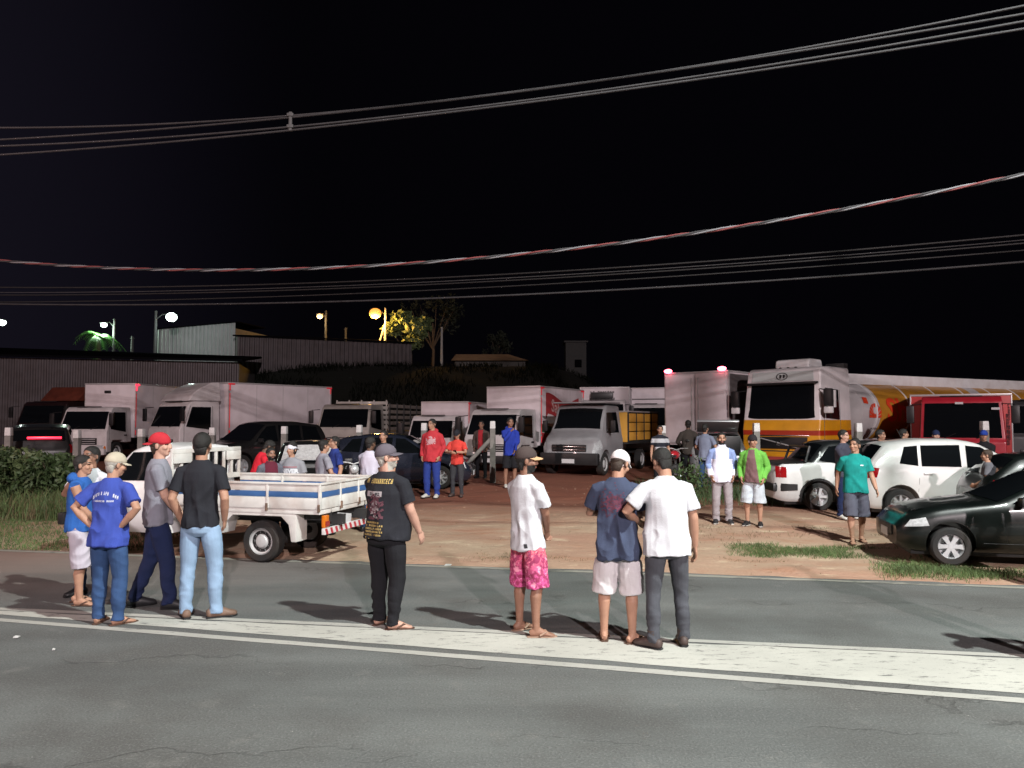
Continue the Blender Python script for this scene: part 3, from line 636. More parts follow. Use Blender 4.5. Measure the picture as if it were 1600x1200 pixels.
# ================================================================ people
SKINC = {}
SKINS = {k: SKINC.update({k: c}) or mat('skin_'+k, c, .55, var=.12, vs_=9, bump=.08, bs=90, spec=.35) for k, c in
         dict(tan=(.39, .215, .145), brown=(.26, .135, .09), dark=(.12, .065, .043), pale=(.48, .28, .21), deep=(.05, .028, .02)).items()}
EYE = mat('eye_dark', (.02, .015, .012), .3); LIP = mat('lip', (.26, .09, .07), .5)
HAIRS = dict(black=mat('hair_black', (.010, .009, .008), .6, bump=.6, bs=160), grey=mat('hair_grey', (.36, .34, .30), .7, bump=.5, bs=160), brown=mat('hair_brown', (.035, .02, .012), .6, bump=.5, bs=160))
def remesh(mb, vox, smooth_it=3, mats=()):
    me = bpy.data.meshes.new('r'); me.from_pydata(mb.v, [], mb.f)
    bm = bmesh.new(); bm.from_mesh(me); bmesh.ops.remove_doubles(bm, verts=bm.verts[:], dist=1e-6); bmesh.ops.recalc_face_normals(bm, faces=bm.faces[:]); bm.to_mesh(me); bm.free()
    o = bpy.data.objects.new('r', me); COL.objects.link(o)
    m = o.modifiers.new('r', 'REMESH'); m.mode = 'VOXEL'; m.voxel_size = vox; m.use_smooth_shade = True
    if smooth_it: s = o.modifiers.new('s', 'SMOOTH'); s.iterations = smooth_it; s.factor = .5
    dg = bpy.context.evaluated_depsgraph_get(); me2 = bpy.data.meshes.new_from_object(o.evaluated_get(dg))
    bpy.data.objects.remove(o); bpy.data.meshes.remove(me)
    me2.materials.clear()
    for q in mats: me2.materials.append(q)
    return me2
def coords(me): a = np.empty(len(me.vertices)*3); me.vertices.foreach_get('co', a); return a.reshape(-1, 3)
def normals(me): a = np.empty(len(me.vertices)*3); me.vertex_normals.foreach_get('vector', a); return a.reshape(-1, 3)
def setco(me, c): me.vertices.foreach_set('co', c.ravel()); me.update()
def centers(me): a = np.empty(len(me.polygons)*3); me.polygons.foreach_get('center', a); return a.reshape(-1, 3)
def setmat(me, idx): me.polygons.foreach_set('material_index', np.asarray(idx, np.int32)); me.update()
ARM = dict(down=((.255, .03, .86), (.3, -1, 0)), pocket=((.205, .07, .91), (.55, -1, 0)), hips=((.165, -.05, 1.0), (1, -.25, .1)), clasp=((.05, .21, .93), (1, -.5, 0)),
           phone=((.09, .31, 1.17), (.8, -.3, -.6)), behind=((.05, -.17, .95), (1, -.6, 0)), crossed=((-.11, .20, 1.17), (1, .1, -.7)), face=((.05, .19, 1.40), (.6, .2, -1)), swing=((.27, .14, .90), (.2, -1, 0)), swingb=((.26, -.14, .90), (.2, -1, 0)), hold=((.16, .24, 1.02), (.8, -.6, -.3)))
def ik(S, W, hint, a=.285, b=.26):
    S, W, hint = (np.asarray(q, float) for q in (S, W, hint)); d = W-S; D = np.linalg.norm(d)
    if D > (a+b)*.985: W = S+d/D*(a+b)*.985; d = W-S; D = np.linalg.norm(d)
    u = d/D; x = (a*a-b*b+D*D)/(2*D); hgt_ = math.sqrt(max(a*a-x*x, 0)); hh = hint-np.dot(hint, u)*u; hh /= np.linalg.norm(hh)+1e-9
    return S+u*x+hh*hgt_, W
def rotm(ax, an): return np.array(Matrix.Rotation(an, 3, ax))
def person(px, fy, hy, face, label, skin='tan', b=1., belly=0., top=None, low=None, feet='shoe', feetm=None, hair='black', hairstyle='short', cap=None, arms=('down', 'down'),
           lean=0., twist=0., head=(0, 0), stance=((.12, .0, 12), (.12, .0, 12)), Y=None, H=None, near=False, beard=None, prints=(), group='people in the crowd', extra=None, roll=0., sit=None, tilt=0.):
    g = foot(px, fy) if Y is None else onground(px, Y)
    if H is None: H = (at(px, hy, g.y).z-g.z)/(1 if not lean else math.cos(R(lean))*.5+.5)
    H = min(max(H, 1.45), 1.95)
    t = thing('person', label, 'person', g, R(face), group, H/1.755)
    vox = .0068 if near else .0125
    U0 = np.array((0, 0, .95)); RM = rotm('Z', R(twist)) @ rotm('X', -R(lean)) @ rotm('Y', R(roll))
    def U(p): return (RM @ (np.asarray(p, float)-U0).T).T+U0
    side = RM @ np.array((1., 0, 0))
    HR = RM @ rotm('Z', R(head[0])) @ rotm('X', R(head[1])) @ rotm('Y', R(tilt))
    NB = U((0, .005, 1.475)); HC = NB+(RM*.35+HR*.65) @ np.array((0, .012, .155))
    def Hd(p): return (HR @ np.asarray(p, float).T).T+HC
    # joints
    legs = []
    for s, (fx, fy_, yaw) in zip((1, -1), stance):
        hip = np.array((s*.088*min(b, 1.15), 0, .91)); ank = np.array((s*fx, fy_, .085)); kn = (hip*.47+ank*.53)+np.array((s*.012, .028+.06*abs(fy_), 0)); legs.append((hip, kn, ank, R(-s*yaw), s))
    armsj = []
    for s, a in zip((1, -1), arms):
        Wt, hint = ARM[a] if isinstance(a, str) else a
        sh = np.array((s*.172*(.6+.4*b), -.005, 1.395)); Wt = np.array((s*Wt[0]*(.55+.45*b) if abs(Wt[0]) > .14 else s*Wt[0], Wt[1]+(belly*.9 if Wt[1] > .1 else 0), Wt[2])); hint = np.array((s*hint[0], hint[1], hint[2]))
        e, w_ = ik(sh, Wt, hint); armsj.append((U(sh), U(e), U(w_), s))
    B = MB()
    # torso and neck (under the clothes)
    tz = [.86, .95, 1.08, 1.25, 1.36, 1.43, 1.475]
    B.loft([U((0, .02*belly*(1 if z < 1.2 else .3), z)) for z in tz], [(.115*b, .08*b), (.118*b, .085*b), (.125*b, .085*b), (.145*b, .09), (.14, .082), (.10, .07), (.06, .06)], 16, side)
    B.loft([U((0, -.005, 1.42)), NB, HC+HR @ np.array((0, -.012, -.06))], [.062*min(b, 1.2), .056*min(b, 1.2), .053*min(b, 1.15)], 12, side)
    # head
    for c, r in (((0, -.012, .033), (.077, .098, .088)), ((0, .022, -.035), (.063, .068, .085)), ((0, .052, -.088), (.034, .034, .03)), ((0, .088, -.018), (.013, .024, .03)), ((0, .098, -.034), (.017, .018, .012)),
                 ((0, .07, .022), (.055, .026, .016)), ((.042, .055, -.03), (.025, .03, .025)), ((-.042, .055, -.03), (.025, .03, .025)), ((.078, -.008, -.012), (.012, .022, .033)), ((-.078, -.008, -.012), (.012, .022, .033)), ((0, .08, -.066), (.027, .016, .013))):
        B.ell(c, r, 14, 10, fn=Hd)
    # arms and hands
    for sh, e, w_, s in armsj:
        k = .55+.45*b
        B.loft([sh, sh*.5+e*.5, e, e*.6+w_*.4, w_], [.054*k, .047*k, .041*k, .041*k, .027], 12, (0, 1, 0))
        d = w_-e; d /= np.linalg.norm(d); n_ = np.cross(d, (0, s*.3, 1.)); n_ = n_ if np.linalg.norm(n_) > .2 else np.array((0, 1., 0)); 
        pn = np.array((-s*1., 0, 0)); pn = pn-np.dot(pn, d)*d; pn /= np.linalg.norm(pn)+1e-9; wd = np.cross(d, pn)*s
        if wd[1] < 0: wd = -wd
        B.loft([w_-d*.01, w_+d*.045, w_+d*.085], [(.017, .026), (.017, .042), (.014, .041)], 12, pn)
        for q, ln in ((-.031, .066), (-.011, .078), (.010, .074), (.030, .058)):
            b0 = w_+d*.075+wd*(-q); b1 = b0+d*ln*.5+pn*.008; b2 = b1+d*ln*.38+pn*ln*.42
            B.loft([b0, b1, b2], [.0095, .009, .0075], 8, wd)
        b0 = w_+d*.02+wd*.03; b1 = b0+d*.035+wd*.026+pn*.012; b2 = b1+d*.03+pn*.012
        B.loft([b0, b1, b2], [.012, .0105, .0085], 8, pn)
    # legs and feet
    for hip, kn, ank, yaw, s in legs:
        k = (.6+.4*b)*(.70 if low[0] == 'long' else 1); back = np.array((0, -.022, 0))
        B.loft([hip, hip*.6+kn*.4, kn*.85+hip*.15, kn, kn*.72+ank*.28+back, kn*.4+ank*.6+back*.6, ank], [.066*k, .076*k, .058*k, .052*k, .056*k, .043*k, .034], 14)
        fw = np.array((-math.sin(yaw), math.cos(yaw), 0)); gz = lambda z: np.array((0, 0, z)); a0 = np.array((ank[0], ank[1], 0))
        B.loft([a0-fw*.062+gz(.035), a0-fw*.03+gz(.045), a0+fw*.03+gz(.05), a0+fw*.085+gz(.034), a0+fw*.135+gz(.022), a0+fw*.172+gz(.018)], [(.022, .026), (.032, .038), (.036, .043), (.042, .028), (.045, .017), (.03, .011)], 12, np.cross(fw, (0, 0, 1)))
        B.loft([ank+gz(.03), a0+gz(.045)], [.036, .036], 10)
    me = remesh(B, vox, 2, [SKINS[skin], EYE, LIP, HAIRS[beard or 'black'], mat('stubble_'+skin, tuple(v*.38 for v in SKINC[skin]), .7)])
    C = (centers(me)-HC) @ HR; idx = np.zeros(len(C), int)
    for s in (1, -1): idx[(abs(C[:, 0]-s*.031) < .015) & (abs(C[:, 2]-.004) < .007) & (C[:, 1] > .055)] = 1
    for s in (1, -1): idx[(abs(C[:, 0]-s*.032) < .022) & (abs(C[:, 2]-.029) < .005) & (C[:, 1] > .05)] = 1
    idx[(abs(C[:, 0]) < .024) & (abs(C[:, 2]+.064) < .008) & (C[:, 1] > .07)] = 2
    if beard: idx[(C[:, 1] > .0) & (C[:, 2] < -.045) & (C[:, 2] > -.13) & (idx != 2) & ~((abs(C[:, 0]) < .05) & (C[:, 2] > -.052) & (C[:, 1] < .06))] = 3
    zl_ = -.085+(C[:, 1]+.1)/.19*.148
    if hairstyle: idx[(C[:, 2] > zl_-.028) & (C[:, 2] > -.11) & (C[:, 1] < .062) & (idx == 0) & (np.abs(C[:, 0]) < .083) & (C[:, 2] < .2)] = 4
    setmat(me, idx); ob('body', me, t)
    # trousers / shorts
    kind, lm, fit = low
    Pn = MB()
    wz = .99
    Pn.loft([(0, .015*belly, wz), (0, 0, .93), (0, -.008, .87), (0, -.004, .82), (0, 0, .78)], [(.148*b, .108*b), (.16*b, .118*b), (.168*b, .126*b), (.155*b, .115*b), (.10*b, .08)], 18)
    for hip, kn, ank, yaw, s in legs:
        k = .6+.4*b
        if kind == 'long': Pn.loft([hip+(0, 0, .0), hip*.62+kn*.38, kn, kn*.5+ank*.5+(0, -.012, 0), ank+(0, 0, .05), ank+(0, -.004, -.035)], [.088*k, .094*k*(.6+.4*fit), .071*k*fit, .066*fit, .056*fit, .062*fit], 16)
        else:
            z_end = {'shorts': .49, 'bermuda': .44}[kind]; f_ = (hip[2]-z_end)/(hip[2]-kn[2]); e_ = hip+(kn-hip)*min(f_, 1.15)
            Pn.loft([hip, hip*.5+e_*.5, e_*.97+hip*.03, e_], [.088*k, .104*k*fit, .108*k*fit, .106*k*fit], 16)
    me = remesh(Pn, vox*1.15, 2, lm if isinstance(lm, (list, tuple)) else [lm])
    c = coords(me); n_ = normals(me); sd = (px*7) % 97
    hem_ = dict(dict(hem=.80), **top)['hem']; c[:, :2] *= (1-.17*sm(hem_-.012, hem_+.05, c[:, 2]))[:, None]
    lowz = np.clip((.55-c[:, 2])/.5, 0, 1) if kind == 'long' else np.clip((.85-c[:, 2])/.3, 0, 1)*.7
    rj_ = .6-np.abs(vnoise(np.stack([c[:, 0]*6+sd, c[:, 1]*6, c[:, 2]*11+c[:, 0]*9], 1)))*2.2
    w1 = vnoise(np.stack([c[:, 0]*9+sd, c[:, 1]*9, c[:, 2]*17+c[:, 0]*8], 1)); w2 = vnoise(np.stack([c[:, 0]*16+sd, c[:, 1]*16, c[:, 2]*5], 1)); w3 = vnoise(np.stack([c[:, 0]*7+sd, c[:, 1]*7, c[:, 2]*34+c[:, 1]*16], 1))
    setco(me, c+n_*((.003*np.clip((.95-c[:, 2])/.1, .2, 1)+.008*lowz)*w1+(.0045 if kind != 'long' else .003)*w2+.009*(.3+.7*lowz)*rj_+.0075*lowz*(kind == 'long')*w3)[:, None])
    ob('trousers' if kind == 'long' else 'shorts', me, t)
    # upper garment
    gm_ = dict(dict(sleeve='short', m=None, hem=.80, loose=1., name='shirt', paint=None), **top)
    T = MB(); lo_ = gm_['loose']; hem = gm_['hem']
    zz = [hem, hem+.06, .97, 1.08, 1.2, 1.3, 1.38, 1.435, 1.47, 1.492]
    rx = [.183*lo_, .182*lo_, .176*lo_, .170*lo_, .176, .182, .172, .132, .094, .070]; ry = [.146*lo_, .145*lo_, .137*lo_, .128*lo_, .128, .128, .118, .098, .081, .068]
    bl = [.4, .6, 1, 1.05, .7, .25, .05, 0, 0, 0]
    T.loft([U((0, belly*.55*q, z)) for z, q in zip(zz, bl)], [(r*(b if z < 1.33 else .5+.5*b), (r2*(b if z < 1.33 else .6+.4*b))+belly*.5*q) for z, r, r2, q in zip(zz, rx, ry, bl)], 22, side)
    for sh, e, w_, s in armsj:
        k = .55+.45*b; ins = sh*.62+U((0, 0, 1.40))*.38
        if gm_['sleeve'] == 'short': T.loft([ins, sh+(e-sh)*.08, sh+(e-sh)*.4, sh+(e-sh)*.66, sh+(e-sh)*.74], [(.064*k), .067*k, .068*k*lo_, .069*k*lo_, .071*k*lo_], 14, (0, 1, 0))
        elif gm_['sleeve'] == 'long': T.loft([ins, sh+(e-sh)*.1, sh+(e-sh)*.6, e, e*.5+w_*.5, w_*.97+e*.03, w_], [.066*k, .070*k, .068*k*lo_, .064*k*lo_, .058*lo_, .046*lo_, .044], 14, (0, 1, 0))
        elif gm_['sleeve'] == 'none': T.loft([ins, sh+(e-sh)*.05], [.08*k, .07*k], 14, (0, 1, 0))
    if gm_.get('hood'):
        T.ell((0, -.085, 1.475), (.11, .07, .07), 16, 10, fn=U)
        for q in np.linspace(-2.6, 2.6, 12): T.ell((math.sin(q)*.085, -.02+math.cos(q)*-.085, 1.478-.02*(1+math.cos(q+math.pi))), (.034, .034, .034), 8, 6, fn=U)
    if gm_.get('collar'):
        for q in np.linspace(0, 6.28, 16)[:-1]: T.ell((math.sin(q)*.066, .002-math.cos(q)*.062, 1.485), (.02, .02, .03), 8, 6, fn=U)
    me = remesh(T, vox*1.1, 3, gm_['m'] if isinstance(gm_['m'], (list, tuple)) else [gm_['m']])
    c = coords(me); n_ = normals(me); tor = np.clip((1.38-c[:, 2])/.35, 0, 1)
    q = (c-U0) @ RM+U0
    f1_ = vnoise(np.stack([q[:, 0]*13+sd, q[:, 1]*11, q[:, 2]*3.2+q[:, 0]*5], 1)); f2_ = vnoise(np.stack([q[:, 0]*24+sd, q[:, 1]*20, q[:, 2]*7], 1)); f3_ = vnoise(np.stack([q[:, 0]*6+sd, q[:, 1]*6, q[:, 2]*12-q[:, 0]*14], 1))
    am = gm_.get('fold', 1.)
    rid = .55-np.abs(vnoise(np.stack([q[:, 0]*8.5+sd+q[:, 2]*1.2, q[:, 1]*6, q[:, 2]*1.9], 1)))*2.2; rid2 = .55-np.abs(vnoise(np.stack([q[:, 0]*7-q[:, 2]*6+sd, q[:, 1]*6, q[:, 2]*5+q[:, 0]*6], 1)))*2.2
    setco(me, c+n_*(am*(.006*tor*f1_+.002*f2_+.006*tor*f3_+.017*tor*rid+.008*(.4+.6*tor)*rid2))[:, None])
    if gm_['paint']: setmat(me, gm_['paint']((centers(me)-U0) @ RM+U0))
    so = ob(gm_['name'], me, t)
    # printed marks, laid on the cloth
    if prints:
        bv = BVHTree.FromPolygons([tuple(v) for v in coords(me)], [tuple(p.vertices) for p in me.polygons])
        for (V, Fc, sd_, cx, cz, m_, nm) in prints:
            out = []
            for v in V:
                x = v[0]+cx; o_ = U((x if sd_ == 'back' else -x, -.6 if sd_ == 'back' else .75, cz+v[1])); d_ = RM @ np.array((0, 1. if sd_ == 'back' else -1., 0))
                hit = bv.ray_cast(Vector(o_), Vector(d_), 2.0)
                out.append(tuple(hit[0]+Vector(-d_)*.005) if hit[0] else None)
            ok = [f for f in Fc if all(out[i] is not None for i in f)]
            if ok: 
                pm = bpy.data.meshes.new(nm); pm.from_pydata([o_ or (0, 0, 1) for o_ in out], [], ok); pm.materials.append(m_); ob(nm, pm, so, kind='stuff')
    # footwear
    for hip, kn, ank, yaw, s in legs:
        fw = np.array((-math.sin(yaw), math.cos(yaw), 0)); a0 = np.array((ank[0], ank[1], 0)); gz = lambda z: np.array((0, 0, z)); sv = np.cross(fw, (0, 0, 1))
        fm = feetm or BLACK
        if feet in ('shoe', 'boot'):
            Q = MB(); Q.loft([a0-fw*.082+gz(.045), a0-fw*.06+gz(.048), a0-fw*.0+gz(.055), a0+fw*.06+gz(.05), a0+fw*.12+gz(.036), a0+fw*.172+gz(.03), a0+fw*.19+gz(.026)], [(.026, .03), (.04, .045), (.043, .052), (.047, .046), (.05, .034), (.042, .027), (.024, .016)], 14, sv)
            if feet == 'boot': Q.loft([a0+gz(.04), ank+gz(.02), ank+gz(.075)], [.045, .05, .05], 14)
            sh_ = Q.build('boot' if feet == 'boot' else 'shoe', fm, t, 60)
            MB().loft([a0-fw*.086+gz(.012), a0-fw*.06+gz(.012), a0+fw*.05+gz(.012), a0+fw*.13+gz(.012), a0+fw*.196+gz(.014)], [(.028, .012), (.043, .012), (.046, .012), (.053, .012), (.026, .01)], 12, sv).build('sole', (extra or {}).get('sole', BLACK), sh_)
        elif feet == 'sandal':
            Q = MB(); Q.loft([a0-fw*.083+gz(.007), a0-fw*.05+gz(.007), a0+fw*.05+gz(.007), a0+fw*.14+gz(.007), a0+fw*.195+gz(.007)], [(.026, .008), (.04, .008), (.04, .008), (.051, .008), (.024, .008)], 12, sv)
            sh_ = Q.build('sandal', fm, t)
            z_ = MB()
            for k_ in (-1, 1): z_.tube([a0+fw*.125+gz(.03), a0+fw*.09+sv*k_*.035+gz(.055), a0+fw*.03+sv*k_*.047+gz(.025)], .009, 6)
            z_.build('strap', fm, sh_)
    # hair
    if hairstyle:
        hm = HAIRS[hair]
        def hf(V, big=1.):
            out = []
            nzv = vnoise(V*38+sd)
            for p, nz_ in zip(V, nzv):
                zl = -.085+(p[1]+.1)/.19*.148+.012*(abs(p[0]) < .05)*(p[1] > 0)
                if hairstyle == 'long': zl -= .09*(p[1] < .03)
                k = float(sm(-.02, .035, p[2]-zl)); f_ = .86+.175*k*big+.018*nz_*k
                cc = np.array((0, -.012, .03)); out.append(cc+(p-cc)*f_)
            return Hd(np.array(out))
        sc_ = dict(short=1., shaved=.96, bushy=1.28, long=1.15)[hairstyle]
        hb_ = sc_ if sc_ != .96 else .86; HM = MB().ell((0, -.012, .03), (.080, .101, .092 if hairstyle != 'long' else .14), 36, 26, fn=lambda V: hf(V, hb_))
        HM.loft([Hd((0, -.052, .0)), Hd((0, -.053, -.045)), Hd((0, -.047, -.075)), Hd((0, -.038, -.096)), Hd((0, -.034, -.104))], [(.064, .046), (.060, .040), (.053, .030), (.043, .018), (.02, .007)], 18, HR @ np.array((1., 0, 0))).build('hair', hm, t, 180)
    # cap
    if cap:
        cm, vm, bw = cap
        def cf(V):
            out = []
            for p in V:
                k = float(sm(-.004, .006, p[2]-.016-.14*p[1]*(1 if not bw else -1))); cc = np.array((0, -.01, .03)); out.append(cc+(p-cc)*(.85+.15*k))
            return Hd(np.array(out))
        co_ = MB().ell((0, -.01, .03), (.087, .109, .103), 32, 22, fn=cf).build('cap', cm, t, 180)
        s_ = -1 if bw else 1; V = []; nu = 9
        for lay in (0, 1):
            for j in range(5):
                for i in range(nu):
                    a_ = (i/(nu-1)-.5)*2*1.15; r_ = j/4; x = math.sin(a_)*.083; y = s_*(math.cos(a_)*.10+r_*.072*math.cos(a_)**.5-.004)-.01
                    V.append((x*(1-.1*r_), y, .036-.016*r_-.05*x*x/.007*.28-lay*.006))
        q_ = 5*nu; Fc = [(l*q_+j*nu+i, l*q_+j*nu+i+1, l*q_+(j+1)*nu+i+1, l*q_+(j+1)*nu+i) for l in (0, 1) for j in range(4) for i in range(nu-1)]
        rim = [i for i in range(nu)]+[j*nu+nu-1 for j in range(1, 5)]+[4*nu+i for i in range(nu-2, -1, -1)]+[j*nu for j in range(3, 0, -1)]
        Fc += [(rim[i], rim[(i+1) % len(rim)], rim[(i+1) % len(rim)]+q_, rim[i]+q_) for i in range(len(rim))]
        MB().add(Hd(np.array(V)), Fc).build('visor', vm, co_, 60)
    t['_h'] = H
    return t, dict(U=U, Hd=Hd, arms=armsj, RM=RM)
def ps(*a, **k):
    t, J = person(*a, **k); del t['_h']; return t, J
INK_W = mat('print_white', (.62, .64, .68), .8); INK_Y = mat('print_yellow', (.50, .36, .12), .8); INK_G = mat('print_grey', (.36, .33, .34), .8, var=.3, vs_=20); INK_P = mat('print_plum', (.10, .035, .05), .8, var=.6, vs_=14); INK_R = mat('print_red', (.35, .03, .05), .8)
INK_D = mat('print_dark', (.03, .03, .035), .8); INK_M = mat('print_maroon', (.12, .03, .055), .85, var=.6, vs_=20)
def blob_print(w_, h_, n=70, seed=0, sc_=1.):
    rr = random.Random(seed); V = []; Fc = []
    for i in range(n):
        x = rr.gauss(0, w_*.22); y = rr.gauss(0, h_*.24); a = rr.uniform(.010, .024)*sc_; bq = rr.uniform(.005, .013)*sc_; th = rr.uniform(-.5, .5); o_ = len(V)
        for (u_, v_) in ((-a, -bq), (a, -bq), (a*.7, bq), (-a*.7, bq)): V.append((x+u_*math.cos(th)-v_*math.sin(th), y+u_*math.sin(th)+v_*math.cos(th), 0))
        Fc.append((o_, o_+1, o_+2, o_+3))
    return V, Fc
def rect_print(w_, h_, n=8):
    V = []; Fc = []
    for i in range(n+1): x = -w_/2+w_*i/n; V += [(x, -h_/2, 0), (x, h_/2, 0)]
    return V, [(2*i, 2*i+2, 2*i+3, 2*i+1) for i in range(n)]
DENIM = cloth('denim', (50, 74, 112), .22); LDENIM = cloth('light_denim', (132, 156, 182), .18); DGREY = cloth('charcoal_denim', (74, 76, 82), .25); NAVYP = cloth('navy_trousers', (28, 38, 70)); BLACKC = cloth('black', (27, 27, 31)); BLACKT = cloth('black_tee', (35, 36, 42))
WHITEC = cloth('white', (198, 200, 205), .05); WSHORT = cloth('white_shorts', (206, 202, 204), .08); GSHORT = cloth('grey_shorts', (176, 170, 180), .1)
TANLEATHER = mat('brown_leather', lin(112, 88, 74), .6, var=.25, vs_=14, bump=.2); DARKLEATHER = mat('dark_leather', lin(72, 58, 54), .6, var=.2); SANDALM = mat('sandal_brown', lin(84, 60, 48), .7, var=.3); SANDALT = mat('sandal_tan', lin(150, 122, 104), .7); BSHOE = mat('black_shoe', (.02, .02, .022), .5); SOLEW = mat('pale_sole', (.5, .48, .44), .7)
def pink_pattern():
    m, N, L, b_ = node_mat('pink_floral', .85); tc = N.new('ShaderNodeTexCoord').outputs['Object']
    sx = N.new('ShaderNodeSeparateXYZ'); L.new(tc, sx.inputs[0])
    base = nmix(N, L, nrange(N, L, sx.outputs[2], .9, .55), lin(220, 110, 100), lin(198, 84, 140))
    vo = N.new('ShaderNodeTexVoronoi'); vo.inputs['Scale'].default_value = 7; wp = N.new('ShaderNodeVectorMath'); wp.operation = 'ADD'
    nz = N.new('ShaderNodeTexNoise'); nz.inputs['Scale'].default_value = 9; L.new(tc, nz.inputs['Vector']); L.new(tc, wp.inputs[0]); L.new(nz.outputs[1], wp.inputs[1]); L.new(wp.outputs[0], vo.inputs['Vector'])
    c = nmix(N, L, nrange(N, L, vo.outputs['Distance'], .42, .62), base, lin(150, 56, 92)); c = nmix(N, L, nrange(N, L, vo.outputs['Distance'], .16, .1), c, lin(240, 196, 205))
    nb = nnoise(N, L, tc, 16, 4); c = nmix(N, L, nrange(N, L, nb, .56, .64, 0, .7), c, lin(245, 170, 190))
    L.new(c, b_.inputs['Base Color']); return m
PINK = pink_pattern()
GF = 'men standing on the painted median'
# ---- the men on the median and on the road at left
ps(122, 944, 710, -80, 'man in bright blue hooded vest and grey shorts at far left', 'tan', top=dict(m=cloth('royal_blue', (44, 92, 164)), sleeve='none', hood=True, hem=.86, loose=.95), low=('bermuda', GSHORT, 1.0), feet='sandal', feetm=SANDALM, hairstyle='shaved', arms=('clasp', 'clasp'), stance=((.1, .05, 8), (.12, -.05, 10)), near=True, b=1.08, group=GF)
ps(146, 938, 716, 165, 'man half hidden behind the blue hooded vest and blue tee', 'brown', top=dict(m=WHITEC), low=('long', DENIM, 1.), hairstyle='short', arms=('face', 'down'), H=1.68, Y=8.75, group=GF)
v1 = scribble(.27, .034, 16, 4, .05); v2 = scribble(.22, .018, 14, 5, 0)
ps(166, 976, 707, -8, 'man in blue t-shirt with arched white print, hands on hips', 'tan', b=1.02, top=dict(m=cloth('cobalt_blue', (58, 76, 158)), hem=.80, loose=1.06, fold=1.4), low=('long', DENIM, 1.05), feet='sandal', feetm=SANDALM, hair='grey', hairstyle='short', cap=(cloth('faded_grey_cap', (178, 168, 150)), cloth('faded_grey_cap', (178, 168, 150)), False), arms=('hips', 'hips'), head=(-32, -8), stance=((.13, 0, 35), (.11, .03, 10)), near=True, prints=((*v1, 'back', .01, 1.285, INK_W, 'print'), (*v2, 'back', .0, 1.255, INK_W, 'print')), group=GF, lean=4)
ps(243, 950, 676, -72, 'man in grey t-shirt wearing a red cap backwards', 'pale', b=1.02, top=dict(m=cloth('mid_grey', (126, 126, 136)), hem=.84), low=('long', NAVYP, 1.1), feet='shoe', feetm=BSHOE, hairstyle='shaved', hair='brown', cap=(cloth('red_cap', (176, 44, 54)), cloth('red_cap', (176, 44, 54)), True), arms=('clasp', 'clasp'), stance=((.1, .14, 10), (.12, -.2, 14)), near=True, group=GF, head=(-14, 2))
ps(310, 966, 675, 2, 'man in black t-shirt and light blue jeans with tan shoes', 'tan', b=1.0, top=dict(m=BLACKT, hem=.86, loose=.97), low=('long', LDENIM, 1.0), feet='boot', feetm=TANLEATHER, hairstyle='short', arms=('pocket', 'pocket'), stance=((.16, .0, 62), (.12, .0, 30)), near=True, group=GF)
# big man in black
sc1 = scribble(.33, .044, 15, 7); sc2 = [(scribble(.22-.03*(i == 0)+.03*(i == 1), .017, 14, 20+i), 1.015-.028*i) for i in range(5)]; sc3 = scribble(.12, .034, 6, 31)
pr = [(*sc1, 'back', -.02, 1.405, INK_Y, 'print'), (*rect_print(.19, .05), 'back', -.03, 1.285, INK_G, 'print'), (*scribble(.13, .028, 5, 9), 'back', -.02, 1.285, INK_D, 'print'), (*blob_print(.22, .22, 90, 3), 'back', -.02, 1.17, INK_P, 'print'), (*blob_print(.12, .16, 26, 5), 'back', -.02, 1.15, INK_G, 'print')]
pr += [(*s_, 'back', -.02+.012*(i % 2), z_, INK_Y, 'print') for i, (s_, z_) in enumerate(sc2)]+[(*sc3, 'back', -.07, .865, INK_Y, 'print')]
ps(602, 980, 694, -30, 'heavy bearded man in black printed shirt and grey cap', 'pale', b=1.28, belly=.06, top=dict(m=BLACKT, hem=.84, loose=1.04, fold=.8), low=('long', BLACKC, 1.05), feet='sandal', feetm=SANDALM, hair='grey', hairstyle='shaved', beard='grey', cap=(cloth('grey_cap', (92, 86, 94)), cloth('grey_cap', (112, 108, 116)), False), arms=(((.235, .13, .90), (.5, -1, 0)), 'clasp'), head=(-52, 6), stance=((.13, -.03, 48), (.12, .05, 5)), near=True, prints=pr, group=GF)
# white tee, pink shorts
ps(824, 990, 698, -48, 'man in white t-shirt and pink patterned shorts', 'brown', b=.96, top=dict(m=WHITEC, hem=.80, loose=1.04, fold=1.2), low=('bermuda', PINK, 1.06), feet='sandal', feetm=SANDALT, beard='black', hairstyle='short', cap=(cloth('dark_brown_cap', (70, 60, 58)), cloth('tan_visor', (196, 156, 118)), False), arms=('clasp', 'clasp'), head=(-38, -4), stance=((.15, -.03, 38), (.13, .02, -6)), near=True, lean=-3, prints=((*rect_print(.022, .04, 2), 'back', .105, .845, INK_D, 'label_tag'),), group=GF)
# navy tee with white cap, looking down at a phone
CAPW = mat('white_mesh_cap', (.66, .62, .62), .8, var=.25, vs_=22)
ps(966, 1003, 702, -12, 'man in navy t-shirt and white shorts wearing a white cap', 'tan', b=1.05, top=dict(m=cloth('navy', (62, 70, 92), .14), hem=.74, loose=1.1, fold=1.4), low=('bermuda', WSHORT, 1.06), feet='sandal', feetm=SANDALM, hairstyle='shaved', hair='brown', cap=(CAPW, CAPW, False), arms=('phone', 'phone'), head=(-28, -22), lean=5, stance=((.13, -.03, 42), (.13, .02, 6)), near=True, prints=((*blob_print(.30, .20, 330, 8, .45), 'back', -.02, 1.26, INK_M, 'print'),), group=GF)
